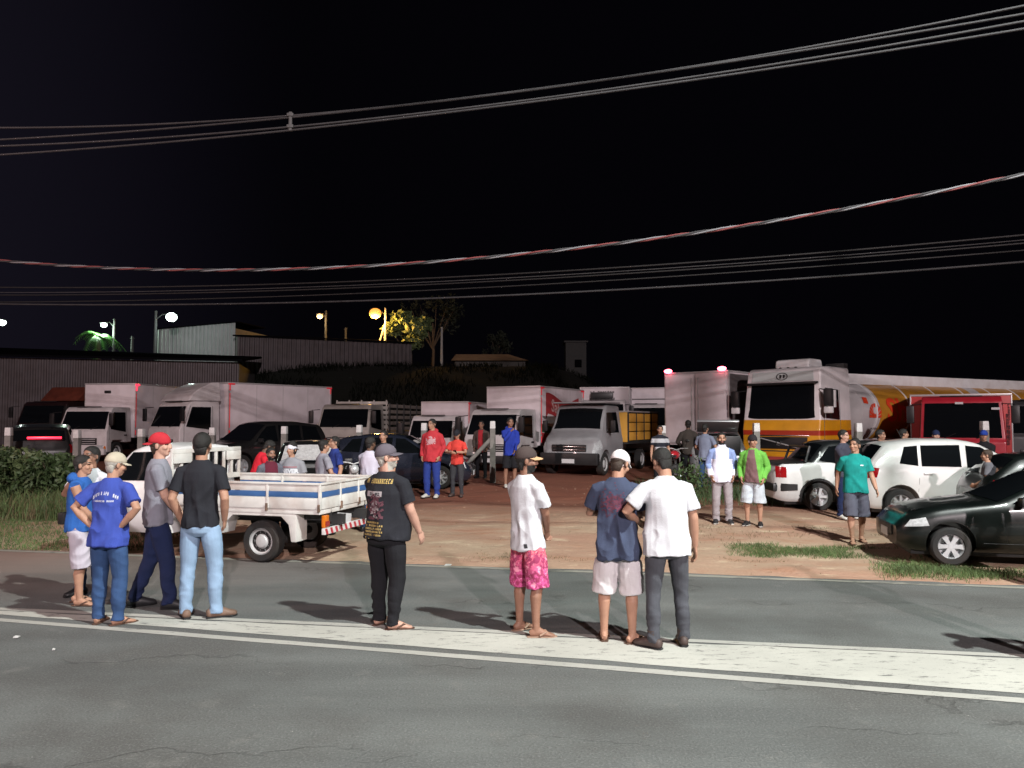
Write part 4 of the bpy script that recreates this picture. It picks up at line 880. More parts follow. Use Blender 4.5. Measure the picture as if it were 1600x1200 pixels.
# white tee, charcoal jeans
t9, J9 = ps(1044, 1012, 697, 6, 'man in plain white t-shirt and charcoal jeans seen from behind', 'tan', b=1.06, top=dict(m=WHITEC, hem=.80, loose=1.1, fold=1.3), low=('long', DGREY, .92), feet='boot', feetm=DARKLEATHER, hairstyle='short', arms=('down', ((.20, .20, 1.08), (1, -.6, -.2))), head=(12, -26), lean=3, stance=((.15, .05, 10), (.14, -.02, 42)), near=True, group=GF)
# ---- people on the dirt at right
def jk(C):
    i = np.zeros(len(C), int); i[(C[:, 2] > 1.24) & (abs(C[:, 0]) > .125)] = 1; i[(C[:, 2] > 1.05) & (abs(C[:, 0]) > .20)] = 1; i[(C[:, 2] > 1.463)] = 0; return i
ps(1129, 818, 675, 172, 'man in white and pale blue track jacket and grey sweatpants', 'tan', top=dict(m=[cloth('white_jacket', (214, 214, 230), .06), cloth('pale_blue', (134, 152, 198))], sleeve='long', hem=.80, loose=1.12, paint=jk, collar=True, name='jacket'), low=('long', cloth('sweat_grey', (150, 142, 146)), 1.12), feet='shoe', feetm=BSHOE, extra=dict(sole=SOLEW), arms=('pocket', 'pocket'), beard='black', hairstyle='short', near=True)
def gj(C):
    i = np.zeros(len(C), int); i[(C[:, 1] > .0) & (abs(C[:, 0]-.01) < .055+.16*(1.46-C[:, 2])) & (C[:, 2] < 1.47) & (abs(C[:, 0]) < .15)] = 1; return i
ps(1178, 822, 679, 152, 'man in open lime green jacket and pale shorts', 'tan', b=1.05, belly=.02, top=dict(m=[cloth('lime_green', (104, 170, 72)), cloth('brown_tee', (112, 84, 86))], sleeve='long', hem=.84, loose=1.1, paint=gj, name='jacket'), low=('bermuda', cloth('pale_shorts', (182, 190, 198)), 1.08), feet='shoe', feetm=BSHOE, extra=dict(sole=SOLEW), arms=('pocket', 'pocket'), head=(38, 0), near=True, hairstyle='short', cap=(cloth('dark_cap', (40, 36, 40)), cloth('dark_cap', (40, 36, 40)), True))
ps(1339, 848, 684, 170, 'man in teal t-shirt and dark grey shorts walking on the dirt', 'tan', b=1.1, belly=.02, top=dict(m=cloth('teal', (24, 134, 128)), hem=.84), low=('bermuda', cloth('slate_shorts', (78, 80, 92)), 1.04), feet='sandal', feetm=SANDALM, hairstyle='short', arms=('swingb', 'swing'), head=(-42, 4), stance=((.1, .12, 8), (.1, -.12, 8)), near=True, prints=((*rect_print(.05, .02, 2), 'front', .07, 1.30, INK_W, 'print'),))
ps(1316, 812, 671, -150, 'person in dark grey long sleeved top behind the teal shirt', 'pale', top=dict(m=cloth('slate_top', (66, 68, 82)), sleeve='long', hem=.82), low=('long', NAVYP, 1.), feetm=SOLEW, arms=('crossed', 'crossed'), Y=15.2, hairstyle='short', head=(10, 0))
ps(1374, 800, 671, -150, 'person in light grey vest top looking right behind teal shirt', 'brown', top=dict(m=cloth('light_grey', (150, 152, 160)), sleeve='short', hem=.82), low=('long', BLACKC, 1.), arms=('crossed', 'hold'), Y=16.6, hairstyle='bushy', head=(10, 0))
ps(1410, 790, 670, -110, 'person in black with hand raised to face behind white hatchback', 'tan', top=dict(m=BLACKC, sleeve='long'), low=('long', BLACKC, 1.), arms=('face', 'face'), Y=18.2, hairstyle='bushy')
ps(1461, 790, 672, 170, 'person in dark blue cap in front of the red truck', 'pale', top=dict(m=BLACKC), low=('long', BLACKC, 1.), arms=('down', 'down'), Y=18.0, hairstyle='shaved', cap=(cloth('navy_cap', (30, 40, 70)), cloth('navy_cap', (30, 40, 70)), True))
ps(1536, 790, 672, 150, 'person in bright blue cap near the red truck corner', 'tan', top=dict(m=BLACKC, sleeve='long'), low=('long', BLACKC, 1.), arms=('crossed', 'crossed'), Y=17.6, hairstyle='short', cap=(cloth('blue_cap', (40, 66, 150)), cloth('blue_cap', (40, 66, 150)), False))
ps(1541, 800, 707, 60, 'person with brown hair beside the white hatchback windscreen', 'tan', top=dict(m=cloth('grey_tee', (90, 90, 96))), low=('long', DENIM, 1.), arms=('down', 'hold'), Y=13.4, hairstyle='short', hair='brown')
# at the picture's right edge
ps(1640, 884, 735, 165, 'person cut off by the right edge beside the black hatchback', 'tan', top=dict(m=cloth('wine_tee', (90, 40, 48))), low=('bermuda', cloth('slate_shorts', (78, 80, 92)), 1.), feet='sandal', feetm=SANDALM, arms=('down', 'down'), H=1.72, Y=9.2)
ps(1684, 1040, 700, 20, 'person outside the right edge casting a shadow on the road', 'tan', top=dict(m=WHITEC), low=('long', DENIM, 1.), arms=('hips', 'hold'), H=1.70)
# ---- middle group by the dark hatchback and posts
blobs = blob_print(.2, .17, 110, 12)
ps(675, 778, 654, 160, 'man in red printed hoodie and blue trousers', 'tan', b=1.06, top=dict(m=cloth('red_hoodie', (176, 52, 60)), sleeve='long', hood=True, hem=.80, loose=1.08, name='hoodie'), low=('long', cloth('blue_trousers', (40, 58, 128)), 1.12), feetm=SOLEW, arms=('pocket', 'pocket'), prints=((*blobs, 'front', .03, 1.26, mat('print_pinkgrey', (.5, .3, .32), .8), 'print'),), hairstyle='short', head=(-14, 0))
tr_, Jr = ps(714, 776, 671, 168, 'man in orange red t-shirt and black cap holding a phone', 'tan', top=dict(m=cloth('orange_red', (204, 66, 58)), hem=.84), low=('long', cloth('dark_trousers', (56, 56, 60)), 1.0), feetm=DARKLEATHER, arms=('phone', 'phone'), hairstyle='short', head=(0, -16), cap=(BLACKT, BLACKT, False))
def rj(C):
    i = np.zeros(len(C), int); i[(C[:, 1] > .02) & (abs(C[:, 0]) < .075) & (C[:, 2] < 1.47)] = 1; return i
ps(752, 747, 657, 168, 'man in dark jacket over red shirt left of the fence post', 'brown', top=dict(m=[cloth('olive_dark', (74, 62, 58)), cloth('red_shirt', (150, 36, 44))], sleeve='long', paint=rj, name='jacket'), low=('long', BLACKC, 1.), arms=('pocket', 'pocket'), hairstyle='short')
ps(797, 738, 652, -160, 'person in blue jacket and black shorts beside the white truck', 'brown', top=dict(m=cloth('blue_jacket', (36, 54, 146)), sleeve='long', hood=True, name='jacket'), low=('shorts', BLACKC, 1.), feetm=SOLEW, arms=('face', 'clasp'), hairstyle='short', Y=20.6)
# ---- people behind the flatbed
GB = 'people standing behind the flatbed pickup'
ps(402, 800, 687, -60, 'person in bright red t-shirt bent over a phone', 'dark', b=1.03, top=dict(m=cloth('crimson', (196, 36, 52)), hem=.8), low=('long', BLACKC, 1.), arms=('phone', 'phone'), head=(-8, -30), lean=14, Y=13.4, H=1.68, group=GB, hairstyle='short')
tmar = [cloth('grey_sleeve', (96, 98, 108)), cloth('maroon', (92, 34, 50))]
def mj(C): i = np.zeros(len(C), int); i[(C[:, 1] > .0) & (abs(C[:, 0]) < .12)] = 1; return i
ps(424, 800, 704, -150, 'person with bushy black hair in grey and maroon top', 'brown', top=dict(m=tmar, sleeve='long', paint=mj), low=('long', DENIM, 1.), arms=('pocket', 'pocket'), Y=12.75, H=1.50, hairstyle='bushy', beard='black', group=GB, head=(12, 0))
nv = text_mesh('NEVER', .105, .006); lv = rect_print(.27, .012); 
ps(457, 800, 691, 176, 'person in grey t-shirt lettered NEVER with white and maroon cap', 'tan', b=1.05, top=dict(m=cloth('heather_grey', (138, 138, 144)), hem=.8, loose=1.05, fold=.6), low=('long', DENIM, 1.), arms=('down', 'down'), Y=12.9, H=1.56, hairstyle='long', cap=(cloth('white_cap2', (206, 206, 214)), cloth('maroon_cap', (70, 28, 36)), True), prints=((*nv, 'front', 0, 1.235, INK_W, 'lettering'), (*lv, 'front', 0, 1.315, INK_R, 'print'), (*lv, 'front', 0, 1.13, INK_R, 'print')), group=GB, head=(-20, 6))
ps(506, 800, 685, -55, 'person in grey t-shirt facing right behind the tailgate', 'tan', b=1.06, top=dict(m=cloth('pale_grey_tee', (140, 138, 148)), hem=.8), low=('long', DENIM, 1.), arms=('hold', 'hold'), Y=13.3, hairstyle='shaved', group=GB, H=1.62)
ps(524, 800, 680, 125, 'person in dark blue polo facing left behind the tailgate', 'tan', top=dict(m=cloth('deep_blue', (40, 56, 122)), hem=.8, collar=True), low=('long', BLACKC, 1.), arms=('hold', 'down'), Y=14.4, hairstyle='short', group=GB, H=1.66)
ps(578, 800, 682, -20, 'person in white shirt with black hair beside the man in black', 'dark', top=dict(m=cloth('lilac_white', (196, 192, 208)), hem=.78), low=('long', DENIM, 1.), arms=('clasp', 'clasp'), Y=13.6, hairstyle='bushy', group=GB, H=1.66, head=(-18, -8))
ps(600, 790, 679, 165, 'person mostly hidden behind the grey cap of the man in black', 'tan', top=dict(m=BLACKC), low=('long', BLACKC, 1.), arms=('down', 'down'), Y=16.0, hairstyle='short', group=GB, H=1.70)
# ---- people by the big box truck
STR = ramp_mat('striped_cloth', [(.8+.001*0, lin(190, 190, 196))]+[(.80+.115*i+.0, (lin(190, 190, 196), lin(30, 32, 44))[i % 2]) for i in range(1, 7)], 'Z', .9)
ps(1031, 742, 664, 178, 'person in black and white striped shirt beside a red motorcycle', 'tan', top=dict(m=STR), low=('long', BLACKC, 1.), Y=20.6, hairstyle='short')
ps(1075, 735, 656, 0, 'dark silhouetted person before the tall box truck doors', 'dark', top=dict(m=cloth('drab', (60, 54, 50)), sleeve='long'), low=('long', BLACKC, 1.), Y=22.5, hairstyle='short', arms=('hold', 'hold'))
ps(1101, 740, 662, -40, 'person in pale blue grey top at the open car boot', 'tan', top=dict(m=cloth('pale_slate', (120, 126, 146))), low=('long', DENIM, 1.), Y=20.4, hairstyle='short', arms=('hold', 'hold'))
# the two men's phones
PHONE = mat('phone', (.01, .01, .012), .2)
def phone(t, J, lb):
    M_ = t.matrix_basis; w0, w1 = J['arms'][0], J['arms'][1]; p = (w0[2]+w1[2])/2+(w0[2]-w0[1])*.28
    MB().box((0, 0, 0), (.075, .012, .15), .005, Matrix.Rotation(R(-50), 3, 'X')).build('phone', PHONE, label=lb, cat='phone', loc=M_ @ Vector(p), rot=t.rotation_euler)
phone(tr_, Jr, 'dark phone held by the man in orange red t-shirt')
# ================================================================ vehicles
WCACHE = {}
def wheel_mesh(r, w_, style):
    k = (round(r, 3), round(w_, 3), style)
    if k in WCACHE: return WCACHE[k]
    hw = w_/2; ri = r*.64
    ty = MB().lathe([(-hw*.75, ri), (-hw, ri*1.05), (-hw, r*.9), (-hw*.72, r*.985), (-hw*.3, r), (hw*.3, r), (hw*.72, r*.985), (hw, r*.9), (hw, ri*1.05), (hw*.75, ri)], 30).mesh('tyre', RUBBER)
    m = MB(); m.lathe([(-hw*.8, ri*1.0), (-hw*.86, ri*.97), (-hw*.4, ri*.9), (hw*.3, ri*.86), (hw*.3, .001)], 30)       # barrel, outer face at -y
    n = dict(alloy7=7, alloy5=5, hub6=6, steel=0, truck=0, alloy8=8)[style]
    if n:
        wd = {5: .30, 6: .40, 7: .22, 8: .2}[n]
        for i in range(n):
            a = 2*math.pi*i/n
            q = []
            for rr_, ww in ((ri*.16, wd*.75), (ri*.55, wd*.8), (ri*.95, wd*1.1)):
                for s in (-1, 1): q.append((rr_, s*ww*ri*.5))
            V = []
            for y_ in (-hw*.72, -hw*.45):
                for (u_, v_) in q: V.append((u_*math.cos(a)-v_*math.sin(a), y_, u_*math.sin(a)+v_*math.cos(a)))
            m.add(V, [(0, 2, 3, 1), (2, 4, 5, 3), (0, 6, 8, 2), (2, 8, 10, 4), (1, 3, 9, 7), (3, 5, 11, 9), (4, 10, 11, 5)])
        m.lathe([(-hw*.74, .001), (-hw*.74, ri*.2), (-hw*.4, ri*.24)], 16)
        rim = m.mesh('rim', ALLOY)
    else:
        m.lathe([(-hw*.7, ri*.92), (-hw*.55, ri*.8), (-hw*.5, ri*.55), (-hw*.78, ri*.42), (-hw*.85, ri*.25), (-hw*.85, .001)], 26)
        for i in range(10 if style == 'steel' else 8):
            a = 2*math.pi*i/(10 if style == 'steel' else 8); m.box((math.cos(a)*ri*.68, -hw*.53, math.sin(a)*ri*.68), (ri*.15, .014, ri*.2), 0, Matrix.Rotation(-a, 3, 'Y'))
        rim = m.mesh('rim', STEEL); rim.materials.append(BLACK)
        for pf_ in rim.polygons:
            rr_ = math.hypot(pf_.center.x, pf_.center.z)/ri
            if len(pf_.vertices) == 4 and .5 < rr_ < .82 and abs(pf_.center.y+hw*.53+.0) < .009 and pf_.area < (ri*.22)**2 and abs(pf_.normal.y) > .99: pf_.material_index = 1
    WCACHE[k] = (ty, rim); return WCACHE[k]
def wheel(t, x, y, r, w_, style, out=None):
    ty, rim = wheel_mesh(r, w_, style); o = ob('wheel', ty, t, loc=(x, y, r), rot=(0, 0, math.pi if (y if out is None else out) > 0 else 0)); ob('rim', rim, o); return o
def patch_side(S, poly, off=.006, cuts=2):
    """a panel in side view (x,z) laid on the car's flank"""
    bm = bmesh.new(); f = bm.faces.new([bm.verts.new((p[0], 0, p[1])) for p in poly]); bmesh.ops.triangulate(bm, faces=[f])
    bmesh.ops.subdivide_edges(bm, edges=bm.edges[:], cuts=cuts, use_grid_fill=True); bmesh.ops.triangulate(bm, faces=bm.faces[:])
    bm.verts.index_update(); V = [(v.co.x, S.side(v.co.x, v.co.z)+off, v.co.z) for v in bm.verts]; Fc = [[v.index for v in q.verts] for q in bm.faces]; bm.free(); return V, Fc
class Shell:
    def __init__(s, L_, W, top, belt, zb=.20, wk=None, tumble=.80, roofr=.06, front=.35, rear=.3):
        s.L = L_; s.W = W; n = 141; s.x = np.linspace(-L_/2, L_/2, n)
        def g(p, k=2):
            v = np.interp(s.x, [a for a, b in p], [b for a, b in p])
            for _ in range(k): v = np.convolve(np.pad(v, 2, 'edge'), np.ones(5)/5, 'valid')
            return v
        s.zt = g(top); s.zs = np.minimum(g(belt), s.zt-.012)
        e = np.clip((np.abs(s.x)-(L_/2-np.where(s.x > 0, front, rear)))/np.where(s.x > 0, front, rear), 0, 1)
        s.w = W/2*(1-.20*e**2.4); s.zb = zb+.07*e**2; s.tum = tumble; s.rings = []
        for i in range(n):
            w_, zb_, zs, zt = s.w[i], s.zb[i], s.zs[i], s.zt[i]; k = np.clip((zt-zs)/.45, 0, 1); wt = w_*(.95-(.95-tumble)*k); r = min(roofr, (zt-zs)*.45)
            zm = zb_+(zs-zb_)*.55
            s.rings.append(np.array([(0, zb_), (.86*w_, zb_), (.96*w_, zb_+min(.09, (zs-zb_)*.2)), (.995*w_, zm), (.985*w_, zs-(zs-zb_)*.12), (.955*w_, zs), (wt+(.955*w_-wt)*.5, zs+(zt-r-zs)*.5), (wt, zt-r), (wt-r*.9, zt-r*.25), (wt*.5, zt+.012*k), (0, zt+.02*k)]))
        s.rings = np.array(s.rings)
    def ring(s, x): f = np.clip((x+s.L/2)/s.L*(len(s.x)-1), 0, len(s.x)-1.001); i = int(f); return s.rings[i]*(1-f+i)+s.rings[i+1]*(f-i)
    def side(s, x, z): r = s.ring(x)[1:8]; return float(np.interp(z, r[:, 1], r[:, 0]))
    def topz(s, x, y): r = s.ring(x)[7:][::-1]; return float(np.interp(abs(y), r[:, 0], r[:, 1]))
    def wtop(s, x): return float(s.ring(x)[7][0])
    def body(s, m, arches=(), ra=.34):
        V = []; n = len(s.x); k = s.rings.shape[1]; full = 2*k-2
        for x, r in zip(s.x, s.rings):
            for q in r: V.append((x, q[0], q[1]))
            for q in r[-2:0:-1]: V.append((x, -q[0], q[1]))
        Fc = [(i*full+j, i*full+(j+1) % full, (i+1)*full+(j+1) % full, (i+1)*full+j) for i in range(n-1) for j in range(full)]
        Fc += [tuple(range(full))[::-1], tuple((n-1)*full+j for j in range(full))]
        me = MB().add(V, Fc).mesh('body', m, 40)
        if arches:
            o = bpy.data.objects.new('b', me); COL.objects.link(o); cu = MB()
            for ax in arches:
                for sgn in (-1, 1): cu.lathe([(-.30, .001), (-.30, ra), (.30, ra), (.30, .001)], 28, 'y', (ax, sgn*(s.W/2+.05), ra*.93))
            cm = cu.mesh('c', BLACK, 0); c = bpy.data.objects.new('c', cm); COL.objects.link(c)
            bo = o.modifiers.new('b', 'BOOLEAN'); bo.object = c; bo.operation = 'DIFFERENCE'; bo.solver = 'EXACT'
            dg = bpy.context.evaluated_depsgraph_get(); me2 = bpy.data.meshes.new_from_object(o.evaluated_get(dg))
            bpy.data.objects.remove(o); bpy.data.objects.remove(c)
            if len(me2.polygons) > 500: me = me2
            me.shade_smooth(); me.set_sharp_from_angle(angle=R(40))
        return me
    def screen(s, x0, x1, fr=.9, off=.008, nx_=10, ny_=10, end_fr=None):
        V = []
        for i in range(nx_+1):
            x = x0+(x1-x0)*i/nx_; sl = (s.topz(min(x+.02, s.L/2), 0)-s.topz(max(x-.02, -s.L/2), 0))/.04; nn = Vector((-sl, 0, 1)).normalized()
            ww = s.wtop(x)*(fr if end_fr is None else fr+(end_fr-fr)*i/nx_)
            for j in range(ny_+1):
                y = ww*(2*j/ny_-1); V.append((x+nn.x*off, y, s.topz(x, y)+nn.z*off))
        q = ny_+1
        return V, [(i*q+j, i*q+j+1, (i+1)*q+j+1, (i+1)*q+j) for i in range(nx_) for j in range(ny_)]
def flank(t, S, name, poly, m, off=.006, cuts=2, both=True, parent=None):
    V, Fc = patch_side(S, poly, off, cuts); o = None
    for sg in ((1, -1) if both else (-1,)):
        o = MB().add([(x, y*sg, z) for x, y, z in V], Fc).build(name, m, parent or t, 60)
    return o
def seam(t, S, pts, w_=.008):
    for sg in (1, -1):
        MB().tube([(x, sg*(S.side(x, z)+.001), z) for x, z in pts], w_*.5, 5).build('panel_gap', BLACK, t)
def mirror(t, S, x, z, m):
    for sg in (1, -1):
        o = MB().box((x, sg*(S.side(x, z)+.09), z+.05), (.09, .19, .13), .03).build('mirror', m, t)
        MB().box((x-.047, sg*(S.side(x, z)+.09), z+.05), (.006, .15, .1)).build('mirror_glass', CHROME, o)
def hatch(t, kind, paint, wstyle='alloy7', arch_trim=False):
    """builds the parts of a small car under t; local +x is forward"""
    if kind == 'celta':
        S = Shell(3.78, 1.63, [(-1.89, .62), (-1.86, .88), (-1.74, 1.0), (-1.32, 1.35), (-.8, 1.40), (-.48, 1.39), (-.25, 1.34), (.56, .935), (1.25, .85), (1.68, .74), (1.83, .60), (1.89, .50)], [(-1.89, .9), (-1.2, .93), (.6, .86), (1.4, .74), (1.89, .56)]); ax = (-1.25, 1.19); r = .28
        wins = [[(-.30, .92), (-.30, 1.30), (-.22, 1.28), (.36, .92)], [(-.98, .93), (-.38, .92), (-.38, 1.30), (-.78, 1.30)], [(-1.45, .97), (-1.05, .95), (-.86, 1.31), (-1.15, 1.28)]]
        ws = (.54, -.22); rw = (-1.70, -1.36); hl = [(1.48, .58), (1.80, .55), (1.72, .655), (1.52, .70)]; tl = [(-1.80, .70), (-1.52, .72), (-1.56, .93), (-1.72, .96)]; doors = [[(.45, .35), (.48, .86)], [(-.55, .35), (-.58, .9)]]
    elif kind == 'fox':
        S = Shell(3.82, 1.66, [(-1.91, .60), (-1.88, .96), (-1.78, 1.08), (-1.45, 1.47), (-.7, 1.55), (-.1, 1.55), (.25, 1.50), (1.1, 1.03), (1.5, .95), (1.76, .82), (1.88, .62), (1.91, .5)], [(-1.91, 1.0), (-1.3, 1.02), (1.0, .96), (1.5, .86), (1.91, .6)], tumble=.78); ax = (-1.22, 1.25); r = .30
        wins = [[(.0, 1.02), (.02, 1.44), (.3, 1.41), (.86, 1.03)], [(-.82, 1.04), (-.10, 1.03), (-.09, 1.45), (-.80, 1.44)], [(-1.22, 1.09), (-.88, 1.045), (-.86, 1.435), (-1.1, 1.41)]]
        ws = (1.08, .3); rw = (-1.74, -1.48); hl = [(1.42, .68), (1.80, .6), (1.76, .78), (1.5, .88)]; tl = [(-1.86, .80), (-1.66, .82), (-1.60, 1.0), (-1.79, 1.02)]; doors = [[(.72, .35), (.76, .95)], [(-.1, .35), (-.08, 1.0)], [(-.9, .55), (-.86, 1.0)]]
    elif kind == 'suv':
        S = Shell(4.4, 1.80, [(-2.2, .7), (-2.17, 1.1), (-1.9, 1.62), (-1.0, 1.72), (.0, 1.72), (.3, 1.66), (1.0, 1.12), (1.8, 1.02), (2.1, .85), (2.2, .6)], [(-2.2, 1.08), (1, 1.05), (1.7, .95), (2.2, .7)], zb=.28); ax = (-1.35, 1.35); r = .36
        wins = [[(.0, 1.10), (.02, 1.60), (.35, 1.57), (.85, 1.10)], [(-.95, 1.10), (-.08, 1.10), (-.08, 1.61), (-.95, 1.60)], [(-1.8, 1.14), (-1.05, 1.12), (-1.05, 1.59), (-1.66, 1.55)]]
        ws = (1.0, .34); rw = (-2.08, -1.92); hl = [(1.7, .78), (2.12, .74), (2.08, .9), (1.74, .98)]; tl = [(-2.14, .9), (-1.98, .9), (-1.96, 1.15), (-2.1, 1.15)]; doors = [[(.75, .4), (.78, 1.05)], [(-.05, .4), (-.04, 1.08)], [(-1.0, .6), (-.98, 1.08)]]
    elif kind == 'sedan':
        S = Shell(4.1, 1.70, [(-2.05, .62), (-2.0, .9), (-1.85, 1.0), (-1.45, 1.36), (-.7, 1.45), (-.05, 1.45), (.25, 1.40), (1.1, .97), (1.6, .88), (1.95, .70), (2.05, .5)], [(-2.05, .92), (-1.2, .95), (1.0, .88), (1.6, .78), (2.05, .6)]); ax = (-1.28, 1.25); r = .31
        wins = [[(.02, .95), (.04, 1.35), (.28, 1.33), (.86, .96)], [(-.86, .96), (-.07, .95), (-.05, 1.365), (-.8, 1.36)], [(-1.42, 1.0), (-.93, .97), (-.88, 1.345), (-1.15, 1.32)]]
        ws = (1.08, .28); rw = (-1.83, -1.48); hl = [(1.5, .62), (1.95, .55), (1.88, .72), (1.55, .80)]; tl = [(-1.98, .72), (-1.72, .74), (-1.7, .92), (-1.9, .94)]; doors = [[(.72, .35), (.76, .88)], [(-.05, .35), (-.03, .93)], [(-.9, .5), (-.86, .94)]]
    elif kind == 'ute':
        S = Shell(4.4, 1.70, [(-2.2, .62), (-2.18, 1.0), (-1.48, 1.02), (-1.42, 1.1), (-1.14, 1.42), (-.95, 1.49), (.35, 1.50), (.55, 1.45), (1.3, 1.0), (1.8, .92), (2.08, .76), (2.2, .5)], [(-2.2, .99), (-1.3, 1.0), (1.2, .92), (1.8, .82), (2.2, .6)], tumble=.8); ax = (-1.30, 1.35); r = .31
        wins = [[(.35, .98), (.2, .98), (-.02, .985), (-.0, 1.40), (.5, 1.38), (1.05, .98)], [(-.80, 1.0), (-.10, .99), (-.08, 1.405), (-.78, 1.40)], [(-1.27, 1.08), (-.86, 1.01), (-.84, 1.395), (-1.02, 1.38)]]
        ws = (1.28, .58); rw = (-1.43, -1.12); hl = [(1.72, .66), (2.1, .6), (2.04, .78), (1.76, .86)]; tl = [(-2.17, .72), (-1.98, .72), (-1.98, .94), (-2.17, .96)]; doors = [[(.92, .35), (.96, .9)], [(-.08, .35), (-.06, .95)]]
    body = ob('body', S.body(paint, ax, r+.055), t)
    for pl in wins: flank(t, S, 'side_window', pl, GLASS)
    MB().add(*S.screen(*ws, .93, end_fr=.9)).build('windscreen', GLASS, t, 60)
    if rw: MB().add(*S.screen(*rw, .88)).build('rear_window', GLASS, t, 60)
    for pl, m_, nm in ((hl, LAMPGLASS, 'headlight'), (tl, REDLAMP, 'tail_light')): flank(t, S, nm, pl, m_, .008)
    for d in doors: seam(t, S, [d[0], ((d[0][0]+d[1][0])/2, (d[0][1]+d[1][1])/2), d[1]])
    seam(t, S, [(x, .34) for x in np.linspace(ax[0]+r+.15, ax[1]-r-.15, 8)], .012)
    for dx in doors[1:] or doors: 
        for sg in (1, -1): MB().box((dx[1][0]+.14 if dx[1][0] < .5 else dx[1][0]-.3, sg*(S.side(dx[1][0], dx[1][1]-.1)+.012), dx[1][1]-.1), (.16, .025, .03), .008).build('door_handle', paint if paint is not BLACK else DARKMETAL, t)
    mirror(t, S, ws[0]-.28, S.side and doors[0][1][1]+.04, BLACK)
    L_ = S.L
    MB().box((L_/2-.01, 0, .46), (.06, S.W*.5, .16), .015).build('grille', BLACK, t)
    MB().box((L_/2+.022, 0, .40), (.012, .40, .13), .003).build('number_plate', PLATE, t)
    MB().box((-L_/2-.012, 0, .62 if kind != 'ute' else .5), (.012, .40, .13), .003).build('number_plate', PLATE, t)
    MB().box((0, 0, .19), (L_*.9, S.W*.78, .12), .02).build('underbody', BLACK, t)
    for x in ax:
        for sg in (-1, 1): 
            wheel(t, x, sg*(S.W/2-.105), r, .19, wstyle)
            if arch_trim:
                A_ = [(x+math.cos(a)*(r+.075), sg*(S.side(x+math.cos(a)*(r+.075), max(r*.93+math.sin(a)*(r+.075), .25))+.008), r*.93+math.sin(a)*(r+.075)) for a in np.linspace(-.2, math.pi+.2, 22)]
                MB().tube(A_, .035, 6).build('wheel_arch_trim', BLACK, t)
    return S
def vehicle(name, label, cat, px, Y, ang, py=None, group=None, dx=0):
    g = onground(px, Y) if py is None else foot(px, py); g.x += dx
    return thing(name, label, cat, g, R(ang), group)
BLKPAINT = mat('black_car_paint', (.004, .006, .0055), .3, coat=.45, spec=.3, var=.3, vs_=3)
WHTPAINT = mat('white_car_paint', (.58, .585, .575), .3, coat=.8, var=.05, dirt=lin(150, 110, 90), dz=.10)
BLUEPAINT = mat('blue_grey_paint', (.018, .022, .036), .25, coat=1, metal=.3, var=.1); DARKPAINT = mat('dark_suv_paint', (.012, .012, .012), .3, coat=.6, var=.2)
SILVER = mat('silver_paint', (.30, .30, .31), .35, metal=.5, coat=.6)
# black hatchback in front at right, nose to the left
ang = 167
p0 = foot(1481, 891)
t = thing('hatchback_car', 'black hatchback with pale hubcaps parked on the roadside grass', 'car', (p0.x+.12+1.19*.91*.974+.71*.91*.225, p0.y+.16-1.19*.91*.225+.71*.91*.974, .03), R(ang), None, .91)
hatch(t, 'celta', BLKPAINT, 'hub6')
# white hatchback
t = vehicle('hatchback_car', 'white hatchback parked behind the teal shirted man', 'car', 1482, 15.6, -8)
Sf = hatch(t, 'fox', WHTPAINT, 'alloy8')
MB().tube([(-.9, 0, 1.55), (-1.0, 0, 1.75)], .006, 5).build('antenna', BLACK, t)
# black hatchback between (only its rear is seen)
t = vehicle('hatchback_car', 'black hatchback whose red tail light shows above the bonnet', 'car', 1700, 13.2, -14)
hatch(t, 'celta', BLKPAINT, 'hub6')
# white pickup
t = vehicle('pickup_truck', 'white pickup with black bed cover and black wheel arches', 'pickup', 1346, 17.3, -1)
UTEP = ramp_mat('pickup_two_tone', [(0, (.58, .585, .575)), (1.035, (.012, .014, .015)), (1.7, (.012, .014, .015))], 'Z', .3, .6)
Su = hatch(t, 'ute', UTEP, 'alloy5', True)
MB().add(*Su.screen(-2.1, -1.5, .98, .012)).build('bed_cover', BLACK, t, 60)
MB().box((-2.2, 0, .50), (.09, 1.5, .17), .03).build('rear_bumper', BLACK, t)
flank(t, Su, 'side_strip', [(-.9, .52), (.9, .52), (.9, .62), (-.9, .62)], BLACK, .01)
flank(t, Su, 'bumper_corner', [(-2.19, .42), (-1.75, .45), (-1.75, .58), (-2.19, .60)], BLACK, .012)
MB().tube([(-1.52, .66, 1.0), (-1.40, .62, 1.36), (-1.40, -.62, 1.36), (-1.52, -.66, 1.0)], .03, 8).build('sports_bar', BLACK, t)
# dark blue grey hatchback in the middle
t = vehicle('hatchback_car', 'dark blue grey car behind the red hoodie', 'car', 625, 21.4, -3)
hatch(t, 'sedan', BLUEPAINT, 'alloy8')
